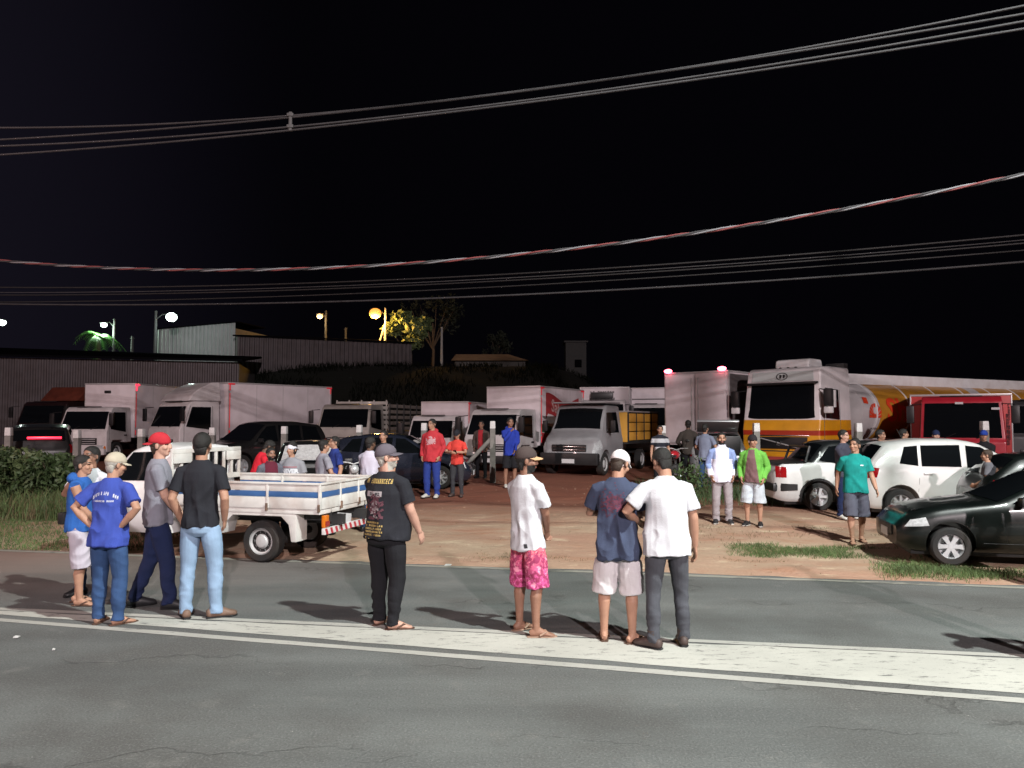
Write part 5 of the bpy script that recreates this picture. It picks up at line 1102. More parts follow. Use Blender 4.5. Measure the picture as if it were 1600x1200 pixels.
# dark SUV facing left, silver car with sunshade, open-boot car
t = vehicle('suv_car', 'dark four-wheel drive parked before the plain white box truck', 'car', 408, 25.0, 236)
hatch(t, 'suv', DARKPAINT, 'alloy5')
t = vehicle('parked_car', 'dark car with a silver sunshade behind its windscreen', 'car', 486, 18.0, -76)
Ss = hatch(t, 'celta', DARKPAINT, 'hub6')
MB().add(*Ss.screen(.48, -.16, .86, .016)).build('sunshade', mat('sunshade', (.62, .62, .62), .5, metal=.15, bump=1., bs=18, var=.2, vs_=12), t, 60)
t = vehicle('parked_car', 'pale car with its boot lid open in front of box truck', 'car', 1116, 24.0, 78)
So = hatch(t, 'fox', SILVER, 'hub6')
MB().prism([(-1.55, 1.50), (-1.5, 1.55), (-2.12, 1.86), (-2.15, 1.80)], -.58, .58, .01).build('boot_lid', SILVER, t)
MB().box((-1.9, 0, 1.12), (.08, 1.25, .55), .02).build('boot_shade_slab', BLACK, t)  # black slab painted in for the shade inside the open boot
# ---------------------------------------------------------------- cab-over trucks
def tile_panel(V4, m, name, parent, thick=.012):
    a = [Vector(v) for v in V4]; n = (a[1]-a[0]).cross(a[3]-a[0]).normalized()*thick
    return MB().add([*a, *[v+n for v in a]], [(0, 3, 2, 1), (4, 5, 6, 7), (0, 1, 5, 4), (1, 2, 6, 5), (2, 3, 7, 6), (3, 0, 4, 7)]).build(name, m, parent, 0)
def cabover(t, m, W=2.1, top=2.35, belt=1.32, zb=.42, Ln=1.65, rake=.34, bumper=None, grille=(.72, 1.0), dark_low=False, band=None, sleeper=0., windowdrop=.12, rearw=.5):
    """cab with its nose at x=0"""
    def yw(z): return W/2*(1-.07*max(0, (z-belt)/(top-belt)))
    prof = [(0.02, zb), (.05, zb+.3), (.05, belt-.04), (0, belt+.04), (-rake, top-.14), (-rake-.14, top-.02), (-rake-.3, top), (-Ln, top), (-Ln, .8), (-1.15, .8), (-1.05, .9), (-.4, .9), (-.3, .8), (-.28, zb)]
    mb = MB().prism(prof, -W/2, W/2, .055, 3)
    mb.v = [(x, y*(yw(z)/(W/2)), z) for x, y, z in mb.v]; mb.build('cab', m, t, 30)
    def fx(z): return np.interp(z, [belt+.04, top-.14], [0, -rake])
    z0, z1 = belt+.08, top-.2
    q = [(fx(z0)+.012, .91*yw(z0)*s, z0) for s in (-1, 1)]+[(fx(z1)+.012, .91*yw(z1)*s, z1) for s in (1, -1)]
    tile_panel([q[0], q[1], q[2], q[3]], GLASS, 'windscreen', t)
    for s in (-1, 1):
        o_ = .012
        pl = [(fx(z0)-.20, z0+.0), (-Ln+.42, z0-windowdrop), (-Ln+.38, z1-.02), (fx(z1)-.16, z1-.02)]
        V = [(x, s*(yw(z)+.006), z) for x, z in pl]+[(x, s*(yw(z)+.014), z) for x, z in pl]
        MB().add(V, [(0, 1, 2, 3), (7, 6, 5, 4), (0, 4, 5, 1), (1, 5, 6, 2), (2, 6, 7, 3), (3, 7, 4, 0)]).build('side_window', GLASS, t, 0)
        for pts in ([(fx(z0)-.12, .92), (fx(z0)-.12, z0), (fx(z1)-.1, z1+.02)], [(-Ln+.3, .85), (-Ln+.3, z1+.02)]):
            MB().tube([(x, s*(yw(z)+.002), z) for x, z in pts], .007, 5).build('panel_gap', BLACK, t)
        MB().box((-Ln+.44, s*(W/2+.012), belt-.18), (.17, .03, .05), .01).build('door_handle', BLACK, t)
        mm = MB().tube([(-.12, s*(yw(z1)), z1-.02), (.08, s*(W/2+.2), z1-.05)], .015, 6).build('mirror_arm', BLACK, t)
        MB().box((.08, s*(W/2+.22), z1-.32), (.1, .2, .5), .035).build('mirror_head', BLACK, mm)
        hl_ = MB().box((.055, s*(W/2-.27), grille[0]-.12), (.05, .34, .2), .035).build('headlight', LAMPGLASS, t)
        MB().box((.03, s*(W/2-.07), grille[0]-.12), (.06, .09, .14), .02).build('indicator', AMBER, t)
        MB().box((-.3, s*(W/2-.12), .38), (.4, .2, .06), .01).build('step', BLACK, t)
    g_ = MB().box((.055, 0, (grille[0]+grille[1])/2), (.03, W*.62, grille[1]-grille[0]), .02).build('grille', BLACK, t)
    for k in range(3): MB().box((.075, 0, grille[0]+(grille[1]-grille[0])*(k+.6)/3.2), (.02, W*.56, .025), .006).build('grille_bar', STEEL, g_)
    MB().box((.07, 0, .44), (.2, W*.98, .26), .05).build('bumper', bumper or m, t, 30)
    MB().box((.178, .0, .42), (.012, .42, .13)).build('number_plate', PLATE, t)
    for s in (-.45, .35): MB().tube([(fx(z0)+.03, s, z0-.02), (fx(z0+.1)+.035, s+.3, z0+.12)], .010, 5).build('wiper', BLACK, t)
    MB().box((-.35, 0, top+.005), (.1, W*.5, .03), .01).build('sun_visor', BLACK, t)
def chassis(t, Ln, r=.42, W=2.1, rear=None, tandem=False):
    for s in (-.4, .4): MB().box((-Ln/2-.2, s, .78), (Ln-.2, .09, .2)).build('chassis_rail', DARKMETAL, t)
    xs_ = [-.75]+([rear] if rear else [-Ln+1.3])+([-Ln+2.5] if tandem else [])
    for i, x in enumerate(xs_):
        for s in (-1, 1): wheel(t, x, s*(W/2-.15), r, .26 if i == 0 else .42, 'truck')
        MB().tube([(x, -W/2+.2, r), (x, W/2-.2, r)], .07, 8).build('axle', DARKMETAL, t)
    MB().box((-Ln*.55, W/2-.25, .65), (.8, .4, .4), .05).build('fuel_tank', DARKMETAL, t)
    MB().box((-Ln*.5, -W/2+.25, .65), (.7, .35, .4), .05).build('battery_box', DARKMETAL, t)
    MB().box((-Ln+.05, 0, .55), (.08, W*.95, .12), .01).build('under_run_bar', DARKMETAL, t)
BOXW = mat('box_panel', (.66, .60, .62), .5, var=.08, vs_=1.5, dirt=(.4, .34, .33), dz=.35); BOXTRIM = mat('box_trim', (.5, .48, .48), .4, metal=.4)
def cargo(t, x0, L_, W, z0, z1, m=BOXW, markers='side', hot=False, lit=None):
    b_ = MB().box((x0-L_/2, 0, (z0+z1)/2), (L_, W, z1-z0), .02).build('cargo_box', m, t, 30)
    for s in (-1, 1):
        for x in (x0-.025, x0-L_+.025): MB().box((x, s*W/2, (z0+z1)/2), (.07, .035, z1-z0+.01), .008).build('corner_post', BOXTRIM, b_)
        MB().box((x0-L_/2, s*W/2, z1-.02), (L_+.02, .04, .06), .008).build('top_rail', BOXTRIM, b_)
        MB().box((x0-L_/2, s*W/2, z0+.04), (L_+.02, .04, .09), .008).build('bottom_rail', BOXTRIM, b_)
    for x in (x0+.012, x0-L_-.012):
        MB().box((x, 0, z1-.02), (.03, W+.03, .06), .006).build('top_rail', BOXTRIM, b_)
    if markers == 'side':
        for x in (x0-.12, x0-L_+.12):
            d_ = 1 if x > x0-L_/2 else -1
            mk = lit or REDDIM
            MB().box((x, W/2+.026, z1-.06), (.30, .02, .055), .008).box((x+d_*.075, W/2+.026, z1-.20), (.05, .02, .24), .008).build('corner_marker', mk, b_)
            MB().box((x+d_*.075, W/2+.022, z0+.22), (.055, .018, .22), .008).build('side_reflector', REDDIM, b_)
        MB().box((x0-.045, W/2+.022, (z0+z1)/2), (.03, .012, (z1-z0)*.62)).build('reflective_strip', REDDIM, b_)
    n_ = max(2, int(L_/1.1))
    for k in range(1, n_):
        for s in (-1, 1): MB().box((x0-L_*k/n_, s*(W/2+.001), (z0+z1)/2), (.018, .006, z1-z0-.16)).build('panel_joint', BOXTRIM, b_)
    return b_
def ztop(px, py, Y): return at(px, py, Y).z-onground(px, Y).z
CABW = mat('cab_white', (.60, .57, .57), .4, var=.08, coat=.4, dirt=(.3, .25, .23), dz=.3)
CABG = mat('cab_grey', (.36, .34, .31), .45, var=.1, coat=.3, dirt=(.2, .17, .15), dz=.4)
# 1 dark red truck with orange deflector, far left
ORNG = mat('orange_tarp', (.11, .02, .008), .7, var=.3, vs_=3, bump=.4, bs=8); MARO = mat('maroon_cab', (.016, .006, .006), .4, coat=.4, var=.2)
t = vehicle('dump_truck', 'dark maroon truck with an orange body at far left', 'truck', 62, 36, -98)
cabover(t, MARO, W=2.4, top=2.55, belt=1.45, Ln=1.9); chassis(t, 7, .5, 2.4)
MB().prism([(-2.0, 1.2), (-2.0, 2.5), (-3.0, 3.3), (-6.8, 3.3), (-6.8, 1.2)], -1.15, 1.15, .03).build('dump_body', ORNG, t, 30)
MB().prism([(-1.2, 2.6), (-2.0, 3.3), (-2.3, 3.3), (-2.3, 2.6)], -1.0, 1.0, .04).build('deflector', ORNG, t, 30)
t = vehicle('parked_car', 'dark car with glowing red tail light bar behind bushes', 'car', 69, 23.85, 118)
hatch(t, 'suv', DARKPAINT, 'alloy5')
MB().box((-2.10, -.15, 1.34), (.05, .85, .06), .012).build('tail_light_bar', REDLIT, t)
# 2 white box truck, left
t = vehicle('box_truck', 'white box truck with red corner markers, leftmost of the white ones', 'truck', 130, 31.5, -96)
cabover(t, CABW, W=2.15, top=2.28, belt=1.28, bumper=CABW); chassis(t, 7.2)
bx = cargo(t, -1.75, 5.4, 2.3, .98, ztop(165, 598, 33), lit=REDLIT)
MB().box((-1.72, -.1, 2.95), (.05, .3, .12), .03).build('vent', BLACK, bx)
# 3 box truck with deflector
t = vehicle('box_truck', 'white box truck with tall roof deflector and plain box side', 'truck', 258, 29.5, -126)
cabover(t, CABW, W=2.2, top=2.45, belt=1.4, bumper=CABW); chassis(t, 7.2)
zt_ = ztop(340, 597, 31)
cargo(t, -1.95, 5.2, 2.35, 1.0, zt_, lit=None)
pf = [(-.35, 2.46), (-.55, 2.75), (-.95, zt_-.22), (-1.4, zt_-.02), (-1.75, zt_), (-1.75, 2.46)]
mb = MB().prism(pf, -1.0, 1.0, .06, 3); mb.v = [(x, y*(1-.12*max(0, (z-2.46)/(zt_-2.46))), z) for x, y, z in mb.v]; mb.build('roof_deflector', CABW, t, 40)
# 4 grey stake truck
t = vehicle('stake_truck', 'grey cab truck with slatted stake sides', 'truck', 536, 30.5, -101)
cabover(t, CABG, W=2.2, top=2.32, belt=1.32, Ln=1.75, bumper=CABG); chassis(t, 8.5, .45, 2.2)
WOOD = mat('weathered_wood', (.20, .17, .15), .85, var=.35, vs_=5); 
bd = MB().box((-5.2, 0, 1.12), (6.6, 2.35, .14), .01).build('bed', WOOD, t)
for s in (-1, 1):
    for k in range(5): MB().box((-5.2, s*1.17, 1.32+.24*k), (6.5, .035, .14), .006).build('slat', WOOD, bd)
    for k in range(8): MB().box((-2.05-.9*k, s*1.20, 1.75), (.07, .05, 1.3), .006).build('stake', DARKMETAL, bd)
for k in range(6): MB().box((-1.95, 0, 1.4+.2*k), (.035, 2.3, .13), .006).build('slat', CABG, bd)
for s in (-1.1, -.55, 0, .55, 1.1): MB().box((-1.92, s, 1.85), (.05, .05, 1.35), .005).build('stake', CABG, bd)
# 5 small van truck with low box
t = vehicle('box_truck', 'small white box truck behind the dark blue grey car', 'truck', 672, 27.5, -104)
cabover(t, CABW, W=1.75, top=1.9, belt=1.02, zb=.36, Ln=1.5, bumper=BLACK, grille=(.66, .86)); chassis(t, 5.2, .34, 1.75)
cargo(t, -1.6, 3.2, 1.85, .85, ztop(700, 625, 28.5))
# 6 white truck with printed box side
t = vehicle('box_truck', 'white box truck with a red flag print on its side', 'truck', 766, 25.6, -117)
cabover(t, CABW, W=1.95, top=2.12, belt=1.18, zb=.4, bumper=BLACK, grille=(.70, .95)); chassis(t, 5.6, .38, 1.9)
zt_ = ztop(800, 601, 26); b6 = cargo(t, -1.7, 4.0, 2.1, .86, zt_)
LOGO = mat('flag_red', (.36, .035, .04), .6); GREENB = mat('band_green', (.02, .09, .04), .6); CREAM = mat('flag_lettering', (.55, .36, .34), .6)
fx0, fx1, fz, fh = -2.15, -5.2, zt_-.72, .74
V = []; n_ = 18
for i in range(n_+1):
    u_ = i/n_; x = fx0+(fx1-fx0)*u_; dz_ = .14*math.sin(u_*6.0+1.2)-.10*u_
    V += [(x, 1.056, fz-fh/2+dz_-(.22 if i == 0 else 0)), (x, 1.056, fz+fh/2+dz_)]
MB().add(V, [(2*i, 2*i+2, 2*i+3, 2*i+1) for i in range(n_)]).build('flag_print', LOGO, b6, 0)
tv, tf = text_mesh('Sabor', .62, .012)
MB().add([((fx0+fx1)/2+.35-q[0], 1.061, fz+q[1]+.02+.10*math.sin(((fx0-((fx0+fx1)/2+.35-q[0]))/3)*6+1.2)-.06) for q in tv], tf).build('lettering', CREAM, b6, 0)
MB().add([(-1.8, 1.056, 1.62), (-5.6, 1.056, 1.15), (-5.6, 1.056, .98), (-1.8, 1.056, 1.34)], [(0, 1, 2, 3)]).build('green_band', GREENB, b6, 0)
MB().add([(-1.8, 1.057, 1.32), (-5.6, 1.057, .97), (-5.6, 1.057, .94), (-1.8, 1.057, .94)], [(0, 1, 2, 3)]).build('red_band', LOGO, b6, 0)
# 7 short-nosed cab with yellow drop-side body
t = vehicle('dropside_truck', 'white short-nosed truck with glowing yellow dropside body', 'truck', 912, 25.2, -117)
CAB7 = mat('cab_white_darkened', (.27, .27, .28), .45, var=.1, coat=.4)  # white cab greyed so its colour carries the weaker light back here
S7 = Shell(2.5, 2.0, [(-1.25, 2.22), (.05, 2.24), (.2, 2.14), (.62, 1.42), (1.08, 1.16), (1.22, .95), (1.25, .6)], [(-1.25, 1.25), (.55, 1.22), (1.0, 1.0), (1.25, .7)], zb=.34, tumble=.84)
ob('cab', S7.body(CAB7, (.62,), .42), t)
MB().add(*S7.screen(.60, .22, .9)).build('windscreen', GLASS, t, 60)
flank(t, S7, 'side_window', [(-.75, 1.33), (.42, 1.33), (.2, 1.98), (-.7, 2.0)], GLASS, .01)
flank(t, S7, 'headlight', [(.92, .86), (1.22, .78), (1.18, 1.0), (.96, 1.12)], LAMPGLASS, .01)
g7 = MB().box((1.25, 0, .86), (.05, 1.15, .22), .02).build('grille', BLACK, t)
for k in range(2): MB().box((1.28, 0, .80+.1*k), (.02, 1.1, .025), .005).build('grille_bar', CHROME, g7)
MB().box((1.22, 0, .52), (.22, 1.96, .38), .06).build('bumper', BLACK, t)
MB().box((1.34, 0, .46), (.012, .42, .13)).build('number_plate', PLATE, t)
seam(t, S7, [(-.9, .5), (-.9, 2.05)]); seam(t, S7, [(.5, .55), (.5, 1.3)])
for s in (-1, 1): MB().box((.45, s*1.17, 1.55), (.1, .16, .36), .04).build('mirror', BLACK, t)
MB().box((-.3, 0, 2.30), (1.5, 1.8, .05), .02).build('roof_rack', CAB7, t)
for x in (.62, -3.2):
    for s in (-1, 1): wheel(t, x, s*.86, .36, .22, 'truck')
for s in (-.4, .4): MB().box((-2.6, s, .62), (4.4, .08, .16)).build('chassis_rail', DARKMETAL, t)
YEL = mat('yellow_panel', (.72, .38, .06), .5, var=.12, vs_=3)
bd = MB().box((-3.1, 0, .98), (3.5, 2.1, .1), .01).build('bed', DARKMETAL, t)
for s in (-1, 1):
    for k in range(4):
        for j in range(3): MB().box((-1.76-.87*k, s*1.06, 1.19+.315*j), (.83, .035, .28), .01).build('side_panel', YEL, bd)
    for k in range(5): MB().box((-1.34-.87*k+.01, s*1.075, 1.5), (.045, .05, 1.0), .006).build('stanchion', DARKMETAL, bd)
for x in (-1.33, -4.85): MB().box((x, 0, 1.5), (.04, 2.1, 1.0), .01).build('end_board', YEL, bd)
MB().box((-3.1, 0, 2.03), (3.5, 2.16, .05), .01).build('bed_cover', BOXTRIM, bd)
# 8, 9 box trucks behind
t = vehicle('box_truck', 'white refrigerated truck whose lettered box front shows behind', 'truck', 940, 33, -101)
cabover(t, CABW, W=2.1, top=2.5, belt=1.4); chassis(t, 6.5)
zt_ = ztop(940, 604, 35); b8 = cargo(t, -1.75, 4.5, 2.2, .98, zt_, markers=None)
for k, (w_, z_) in enumerate(((1.1, zt_-.22), (1.0, zt_-.40), (1.15, zt_-.52))):
    v_, f_ = scribble(w_, .09, 10, 40+k); MB().add([(-1.735, q[0]-.1, z_+q[1]) for q in v_], f_).build('lettering', INK_D, b8, 0)
MB().box((-1.6, -.1, 2.72), (.35, 1.0, .3), .08).build('cooling_unit', BLACK, b8)
t = vehicle('box_truck', 'white box truck mostly hidden left of the tall lit box', 'truck', 1008, 36, -108)
cabover(t, CABW, W=2.1, top=2.5, belt=1.4); chassis(t, 6.5); b9 = cargo(t, -1.75, 5, 2.3, 1.0, ztop(1010, 606, 37.5), m=BOXW, markers=None)
MB().box((-1.70, 0, ztop(1010, 606, 37.5)-.55), (.04, 2.0, .03)).build('trim', BLACK, b9)
# 10 tall box truck seen from the rear
t = vehicle('box_truck', 'tall box truck seen from behind with two red roof lights', 'truck', 1085, 25.5, 47)
zt_ = ztop(1070, 580, 25.6)
b10 = cargo(t, 5.6, 5.5, 2.35, 1.0, zt_, markers=None)
MB().box((2.85, -1.19, (1.0+zt_)/2), (5.3, .02, zt_-1.2), .004).build('side_panel', mat('side_dark_grey', (.09, .08, .08), .6, var=.3, vs_=2), b10)  # side panel in a darker grey than the rear doors
for s in (-1, 1): 
    MB().box((.055, s*.58, (1.0+zt_)/2), (.03, 1.1, zt_-1.15), .008).build('rear_door', BOXW, b10)
    MB().ell((.02, s*1.0, zt_+.06), (.06, .16, .075), 12, 8).build('roof_light', REDHOT, b10)
    MB().box((.06, s*1.0, .85), (.05, .3, .12), .02).build('tail_light', REDLAMP, t)
    MB().tube([(.03, s*.12, 1.2), (.03, s*.12, zt_-.2)], .018, 6).build('lock_rod', STEEL, b10)
MB().box((.15, 0, .62), (.08, 2.2, .12), .01).build('under_run_bar', DARKMETAL, t)
for s in (-.4, .4): MB().box((3.5, s, .82), (6.5, .09, .2)).build('chassis_rail', DARKMETAL, t)
for x in (1.3, 6.6):
    for s in (-1, 1): wheel(t, x, s*.95, .45, .4, 'truck')
mb = MB().box((6.7, 0, 1.65), (1.6, 2.1, 2.0), .1).build('cab', CABW, t)
# 11 tanker
YELP = lin(226, 158, 30); REDP = lin(176, 52, 24); WHTP = (.78, .75, .75)
CABT = ramp_mat('tanker_cab_paint', [(0, YELP), (.92, (.03, .03, .03)), (.96, YELP), (1.42, REDP), (1.56, YELP), (1.88, WHTP), (4.2, WHTP)], 'Z', .4, .5)
t = vehicle('tanker_truck', 'fuel tanker with yellow and white cab and lettered tank', 'truck', 1220, 23.3, -137)
ctop = ztop(1222, 572, 23)
def yw(z): return 1.25*(1-.06*max(0, (z-1.9)/(ctop-1.9)))
prof = [(.05, .45), (.1, .8), (.1, 1.6), (.04, 1.86), (-.10, 2.95), (-.15, ctop-.12), (-.3, ctop-.03), (-.8, ctop), (-2.1, ctop), (-2.1, 1.0), (-1.7, 1.0), (-1.5, 1.2), (-.7, 1.2), (-.5, 1.0), (-.4, .45)]
mb = MB().prism(prof, -1.25, 1.25, .09, 3); mb.v = [(x, y*yw(z)/1.25, z) for x, y, z in mb.v]; mb.build('cab', CABT, t, 30)
zz0, zz1 = 1.92, 2.98
def fx11(z): return float(np.interp(z, [.8, 1.6, 1.86, 2.95, ctop-.12], [.1, .1, .04, -.10, -.15]))
V = []
for z in np.linspace(zz0, zz1, 5):
    for y in np.linspace(-1, 1, 15): V.append((fx11(z)+.018-.05*abs(y)**8, y*1.215*yw(z)/1.25, z-(.0 if z > zz0 else .0)+(.10*abs(y)**8 if z == zz0 else 0)))
MB().add(V, [(i*15+j, i*15+j+1, (i+1)*15+j+1, (i+1)*15+j) for i in range(4) for j in range(14)]).build('windscreen', GLASS, t, 60)
MB().box((fx11(2.99)+.08, 0, 2.99), (.16, 2.3, .07), .04, Matrix.Rotation(R(12), 3, 'Y')).build('sun_visor', BLACK, t)
SGN = mat('roof_sign', (.50, .55, .54), .4); sg_ = tile_panel([(fx11(3.06)+.015, -1.0, 3.06), (fx11(3.06)+.015, 1.0, 3.06), (fx11(ctop-.15)+.015, .97, ctop-.15), (fx11(ctop-.15)+.015, -.97, ctop-.15)], SGN, 'roof_sign', t)
em = MB(); zc = (3.06+ctop-.15)/2
for a in np.linspace(0, 2*math.pi, 25)[:-1]:
    b2 = a+2*math.pi/24
    em.add([(fx11(zc+math.sin(q)*r_*.6)+.034, math.cos(q)*r_, zc+math.sin(q)*r_*.62) for q, r_ in ((a, .19), (b2, .19), (b2, .155), (a, .155))], [(0, 1, 2, 3)])
for y in (-.05, .06): em.box((fx11(zc)+.034, y, zc), (.01, .05, .11)).box((fx11(zc)+.034, y+.025, zc+.02), (.01, .05, .03))
em.build('emblem', BLACK, sg_, 0)
g11 = MB().box((.115, 0, 1.2), (.04, 1.75, .36), .02).build('grille', BLACK, t)
MB().tube([(.145, .55, 1.07), (.145, -.6, 1.33)], .018, 6).build('grille_slash', STEEL, g11)
MB().lathe([(0, .09), (.03, .09), (.03, .06), (0, .06)], 20, 'x', (.14, 0, 1.2)).build('grille_ring', CHROME, g11)
MB().box((.10, 0, 1.42), (.05, 1.9, .035), .01).build('trim', CHROME, t)
MB().box((.12, 0, .62), (.25, 2.48, .38), .06).build('bumper', CABT, t)
MB().box((.25, 0, .72), (.02, .6, .14)).build('number_plate', mat('red_plate', (.4, .06, .05), .5), t)
for s in (-1, 1):
    MB().box((.13, s*.98, .86), (.08, .36, .2), .04).build('headlight', LAMPGLASS, t)
    pl = [(-.32, 1.95), (-1.2, 1.9), (-1.2, 2.8), (-.36, 2.84)]
    V = [(x, s*(yw(z)+o_), z) for o_ in (.006, .016) for x, z in pl]
    MB().add(V, [(0, 1, 2, 3), (7, 6, 5, 4), (0, 4, 5, 1), (1, 5, 6, 2), (2, 6, 7, 3), (3, 7, 4, 0)]).build('side_window', GLASS, t, 0)
    ma = MB().tube([(-.05, s*1.2, 2.8), (.1, s*1.48, 2.75), (.1, s*1.48, 2.1)], .02, 6).build('mirror_arm', BLACK, t)
    MB().box((.06, s*1.50, 2.55), (.14, .26, .5), .05).build('mirror_head', BLACK, ma); MB().box((.05, s*1.5, 2.18), (.14, .25, .2), .04).build('mirror_head', WHITEP, ma)
    MB().box((-.05, s*1.64, 2.5), (.12, .03, .5), .01).build('mirror_back', WHITEP, ma)
    for pts in ([(-.2, 1.0), (-.28, 2.8)], [(-1.3, 1.0), (-1.3, 2.8)]): MB().tube([(x, s*(yw(z)+.002), z) for x, z in pts], .008, 5).build('panel_gap', BLACK, t)
    wheel(t, -1.1, s*1.05, .5, .3, 'truck'); wheel(t, -4.4, s*.98, .5, .5, 'truck')
MB().prism([(-.7, ctop), (-.75, ctop+.24), (-.9, ctop+.28), (-1.6, ctop+.28), (-1.7, ctop)], -.55, .55, .07, 3).build('roof_unit', WHITEP, t, 40)
for y in (-.25, 0, .25): MB().ell((-.5, y, ctop-.02), (.05, .05, .035), 8, 6).build('roof_marker', BLACK, t)
MB().box((-2.3, .7, ctop-.1), (.3, .6, .55), .04).build('exhaust_stack', DARKMETAL, t)
for s in (-.4, .4): MB().box((-2.8, s, .85), (4.6, .1, .24)).build('chassis_rail', DARKMETAL, t)
# the trailer (its own yaw relative to the tractor)
tk = Matrix.Translation((-2.75, .1, 0)) @ Matrix.Rotation(R(-15), 4, 'Z')
TL = 11.6; TYEL = lin(182, 128, 44)
TANKM = ramp_mat('tank_paint', [(-12, TYEL), (-7.0, (.5, .48, .48)), (-6.4, TYEL), (-1.12, (.5, .48, .48)), (0, (.5, .48, .48))], 'X', .38, .3)
tank = MB().loft([(x, 0, 2.12) for x in (0.02, -.06, -.25, -3, -6, -9, -TL+.25, -TL+.06, -TL)], [(.3, .26), (.9, .75), (1.22, 1.03), (1.24, 1.05), (1.24, 1.05), (1.24, 1.05), (1.22, 1.03), (.9, .75), (.3, .26)], 44, (0, 1, 0)).build('tank', TANKM, t, 40); tank.matrix_local = tk
def tp(x, z, off=.006): 
    a = max(0, 1-((z-2.12)/1.05)**2)**.5; return (x, (1.24+off)*a, z)
SHM = mat('tank_lettering', lin(206, 62, 30), .5)
tv, tf = text_mesh('Shell', 1.15, .03); 
MB().add([tp(-2.42-q[0]*.95, 2.18+q[1]*.9) for q in tv], tf).build('lettering', SHM, tank, 0)
em = MB()
for k in range(9):
    a = R(-10+200*k/8); em.add([tp(-.82-q[0], 2.08+q[1]) for q in ((0, -.12), (math.cos(a-.17)*.30, math.sin(a-.17)*.34), (math.cos(a+.17)*.30, math.sin(a+.17)*.34))], [(0, 1, 2)])
em.build('emblem', SHM, tank, 0)
em = MB().add([tp(-.34-u_, 2.42+v_) for u_, v_ in ((0, 0), (.2, -.02), (.22, .18), (.02, .2))], [(0, 1, 2, 3)]); em.build('placard', SHM, tank, 0)
for x in (-.9, -2.55, -4.2, -5.9, -7.6, -9.2):
    MB().loft([(x-.03, 0, 2.12), (x+.03, 0, 2.12)], [(1.255, 1.065), (1.255, 1.065)], 44, (0, 1, 0)).build('band', WHITEP, tank, 40)
wk = MB().box((-TL/2, 0, 3.19), (TL-.6, .95, .06), .01)
for s in (-1, 1): wk.box((-TL/2, s*.55, 3.22), (TL-.5, .05, .34), .015)
wk.build('walkway', WHITEP, tank)
for k in range(4): MB().lathe([(0, .28), (.14, .28), (.16, .24), (.16, .001)], 18, 'z', (-1.5-2.3*k, 0, 3.2)).build('manhole', STEEL, tank)
for s in (-1, 1):
    MB().tube([(-.6, s*1.05, 1.25), (-TL+.6, s*1.05, 1.25)], .06, 8).build('side_pipe', STEEL, tank)
    MB().tube([(-1.2, s*1.0, 1.4), (-2.2, s*1.1, .9)], .045, 8).build('brace', STEEL, tank)
    MB().box((-TL/2, s*1.02, 1.08), (TL*.5, .05, .3), .02).build('side_guard', STEEL, tank)
    for x in (-TL+1.2, -TL+2.4, -TL+3.6): o = wheel(t, 0, s*1.0, .5, .5, 'truck'); o.parent = tank; o.location = (x, s*.98, .5); o.rotation_euler = (0, 0, math.pi if s > 0 else 0)
# 12 red truck facing the camera
REDC = mat('red_cab_paint', (.42, .02, .036), .35, coat=.6, var=.1); REDB = mat('red_box_paint', (.5, .04, .04), .5, var=.2, vs_=3)
t = vehicle('red_truck', 'red truck facing the road with wide black windscreen', 'truck', 1502, 21.6, -119)
ct = ztop(1498, 617, 20.4)
cabover(t, REDC, W=2.1, top=ct, belt=ct-1.25, Ln=1.6, rake=.16, grille=(.7, .95))
chassis(t, 6.5, .42, 2.2)
b12 = cargo(t, -1.72, 4.6, 2.62, .95, ct+.10, m=REDB, markers=None)
for k, z in enumerate(np.linspace(1.25, ct-.25, 8)):
    v_, f_ = scribble(.12, .14, 2, 60+k); MB().add([(-1.69, 1.215+q[0]*.9, z+q[1]) for q in v_], f_).build('lettering', INK_D, b12, 0)
for x_, z_ in ((.82, ct-.36), (-.05, ct-.20)): MB().box((-.02, x_, z_), (.012, .2, .06)).build('sticker', PLATE, t)
# dark truck at the far right edge
t = vehicle('parked_truck', 'dark truck cropped by the right edge beyond the red one', 'truck', 1635, 23, -110)
cabover(t, mat('dark_cab', (.03, .03, .032), .5, var=.2), W=2.3, top=2.5, belt=1.4); chassis(t, 6.5); cargo(t, -1.8, 4, 2.3, 1, 2.3, m=mat('dark_box', (.03, .028, .028), .7), markers=None)
# ---------------------------------------------------------------- white flatbed pickup with blue stripe
BEDW = mat('bed_white', (.62, .61, .58), .5, var=.14, vs_=5, dirt=lin(140, 104, 82), dz=.6); BEDB = mat('bed_blue', lin(54, 92, 142), .45, var=.15, vs_=6); RUST = mat('rusty_edge', (.16, .10, .07), .8, var=.5, vs_=12)
pw = foot(405, 880); ua = math.atan2(.275, -.962)
t = thing('flatbed_pickup', 'white flatbed pickup with a blue stripe along its bed', 'pickup', (pw.x, pw.y, pw.z), ua)
